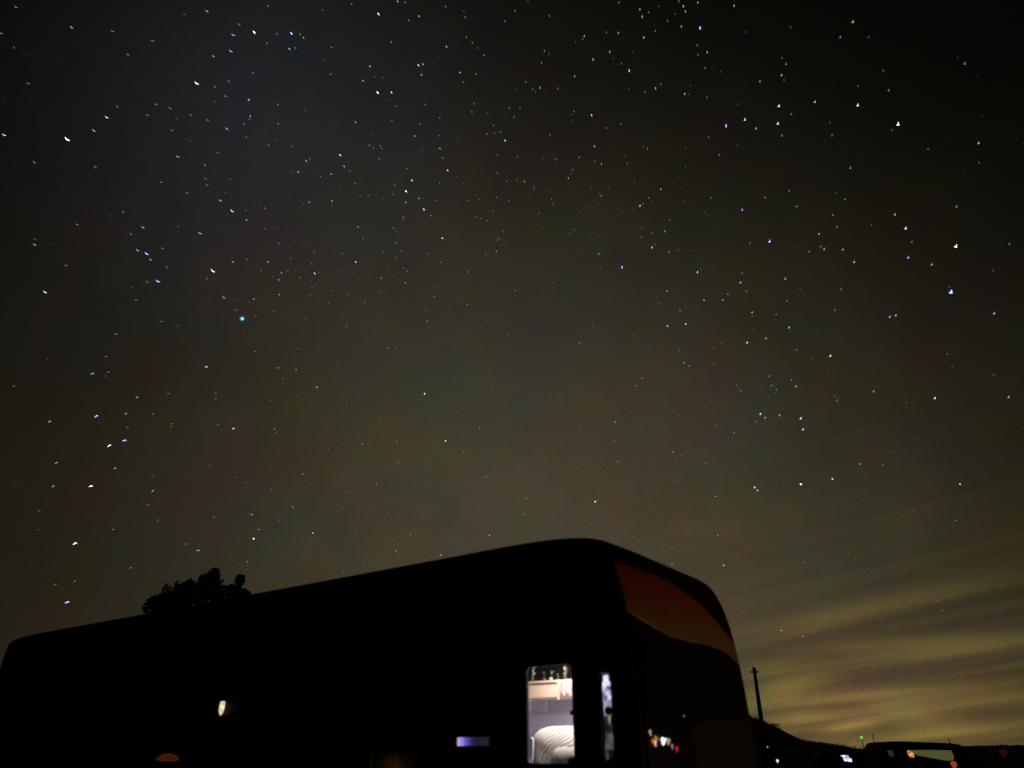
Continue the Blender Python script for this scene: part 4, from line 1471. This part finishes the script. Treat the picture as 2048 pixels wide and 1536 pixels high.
buckets = {}
for x, y, lv, c in stars[:NAMED]:
    nm, dr, ds = where(x, y)
    buckets.setdefault((LN[lv], CN[c], dr, nm), []).append((ds, x, y))
AUTO = {}
for (ln, cn_, dr, nm), lst in buckets.items():
    lst.sort()
    for q, (ds, x, y) in enumerate(lst):
        AUTO[(x, y)] = f'{ln} {cn_} star {dr} {nm}' + (f', {RANK[min(q, 8)]}' if len(lst) > 1 else '')
for n_, (x, y, lv, c) in enumerate(stars):
    d = direction(x, y)
    depth = SD_ / d.length
    pos = d * depth + Vector((0, 0, EYE))
    unit = depth / F
    shp, f = shape_for(x, y)
    if n_ < NAMED:
        key = (shp, lv, c)
        if key not in star_mesh:
            bm = bmesh.new()
            star_geom(bm, shp, 1.0)
            bmesh.ops.recalc_face_normals(bm, faces=bm.faces)
            me = bpy.data.meshes.new('star')
            bm.to_mesh(me)
            bm.free()
            me.materials.append(star_mat(lv, c))
            star_mesh[key] = me
        o = link('star', star_mesh[key])
        o.matrix_world = Matrix.Translation(pos) @ CAMR.to_4x4() @ Matrix.Rotation(random.uniform(-.25, .25), 4, 'Z')
        s = SIZ[lv] * f * unit * random.uniform(0.9, 1.1)
        o.scale = (s, s, s)
        lab = None
        best = min(sp, key=lambda q: (q[0] - x) ** 2 + (q[1] - y) ** 2) if sp else None
        if best and lv >= 5 and math.hypot(best[0] - x, best[1] - y) < 6:
            lab = sp.pop(best)
            tag(o, lab, 'star', 'stars of the night sky')
        else:
            tag(o, AUTO[(x, y)], 'star', 'stars of the night sky')
        if lv == 6 and c == 'b':
            for hr, hs in ((3.2, 0.10), (2.2, 0.25)) if x < 1000 else ((2.4, 0.05), (1.8, 0.12)):
                bm = bmesh.new()
                bmesh.ops.create_uvsphere(bm, u_segments=12, v_segments=8, radius=hr)
                hm = bpy.data.materials.new('star_glow')
                hm.use_nodes = True
                kk = G(hm.node_tree)
                em = kk.new('ShaderNodeEmission')
                em.inputs[0].default_value = (0.10, 0.55, 1.0, 1) if x < 1000 else (0.06, 0.20, 1.0, 1)
                em.inputs[1].default_value = hs
                tp = kk.new('ShaderNodeBsdfTransparent')
                ad = kk.new('ShaderNodeAddShader')
                kk.put(ad.inputs[0], em.outputs[0])
                kk.put(ad.inputs[1], tp.outputs[0])
                kk.put([q for q in hm.node_tree.nodes if q.type == 'OUTPUT_MATERIAL'][0].inputs[0], ad.outputs[0])
                hm.cycles.emission_sampling = 'NONE'
                hb = bm_obj('glow', bm, hm, o)
    else:
        faint.setdefault((lv, c), []).append((pos, unit, shp, f))

# the rest, and the countless ones at the limit of sight
for i in range(420):
    x, y = random.uniform(0, 2048), random.triangular(0, 1250, 350)
    if x > 1500 and random.random() < 0.5:
        continue
    d = direction(x, y)
    depth = SD_ / d.length
    shp, f = shape_for(x, y)
    faint.setdefault((0, 'w'), []).append((d * depth + Vector((0, 0, EYE)), depth / F, shp, f * random.uniform(.6, .9)))
POW[0], SIZ[0] = 0.075, 0.7
bm = bmesh.new()
slots = []
for (lv, c), lst in faint.items():
    slots.append(star_mat(lv, c))
    mi = len(slots) - 1
    for pos, unit, shp, f in lst:
        f0 = len(bm.faces)
        v0n = len(bm.verts)
        b2 = bmesh.new()
        star_geom(b2, shp, SIZ[lv] * f * unit, 0.15)
        mtx = Matrix.Translation(pos) @ CAMR.to_4x4() @ Matrix.Rotation(random.uniform(-.4, .4), 4, 'Z')
        b2.transform(mtx)
        for fc_ in b2.faces:
            fc_.material_index = mi
        me = bpy.data.meshes.new('tmp')
        b2.to_mesh(me)
        b2.free()
        bm.from_mesh(me)
        bpy.data.meshes.remove(me)
me = bpy.data.meshes.new('faint_stars')
bm.to_mesh(me)
bm.free()
for m_ in slots:
    me.materials.append(m_)
fs = link('faint_stars', me)
tag(fs, 'countless faint stars strewn over the night sky', kind='stuff')
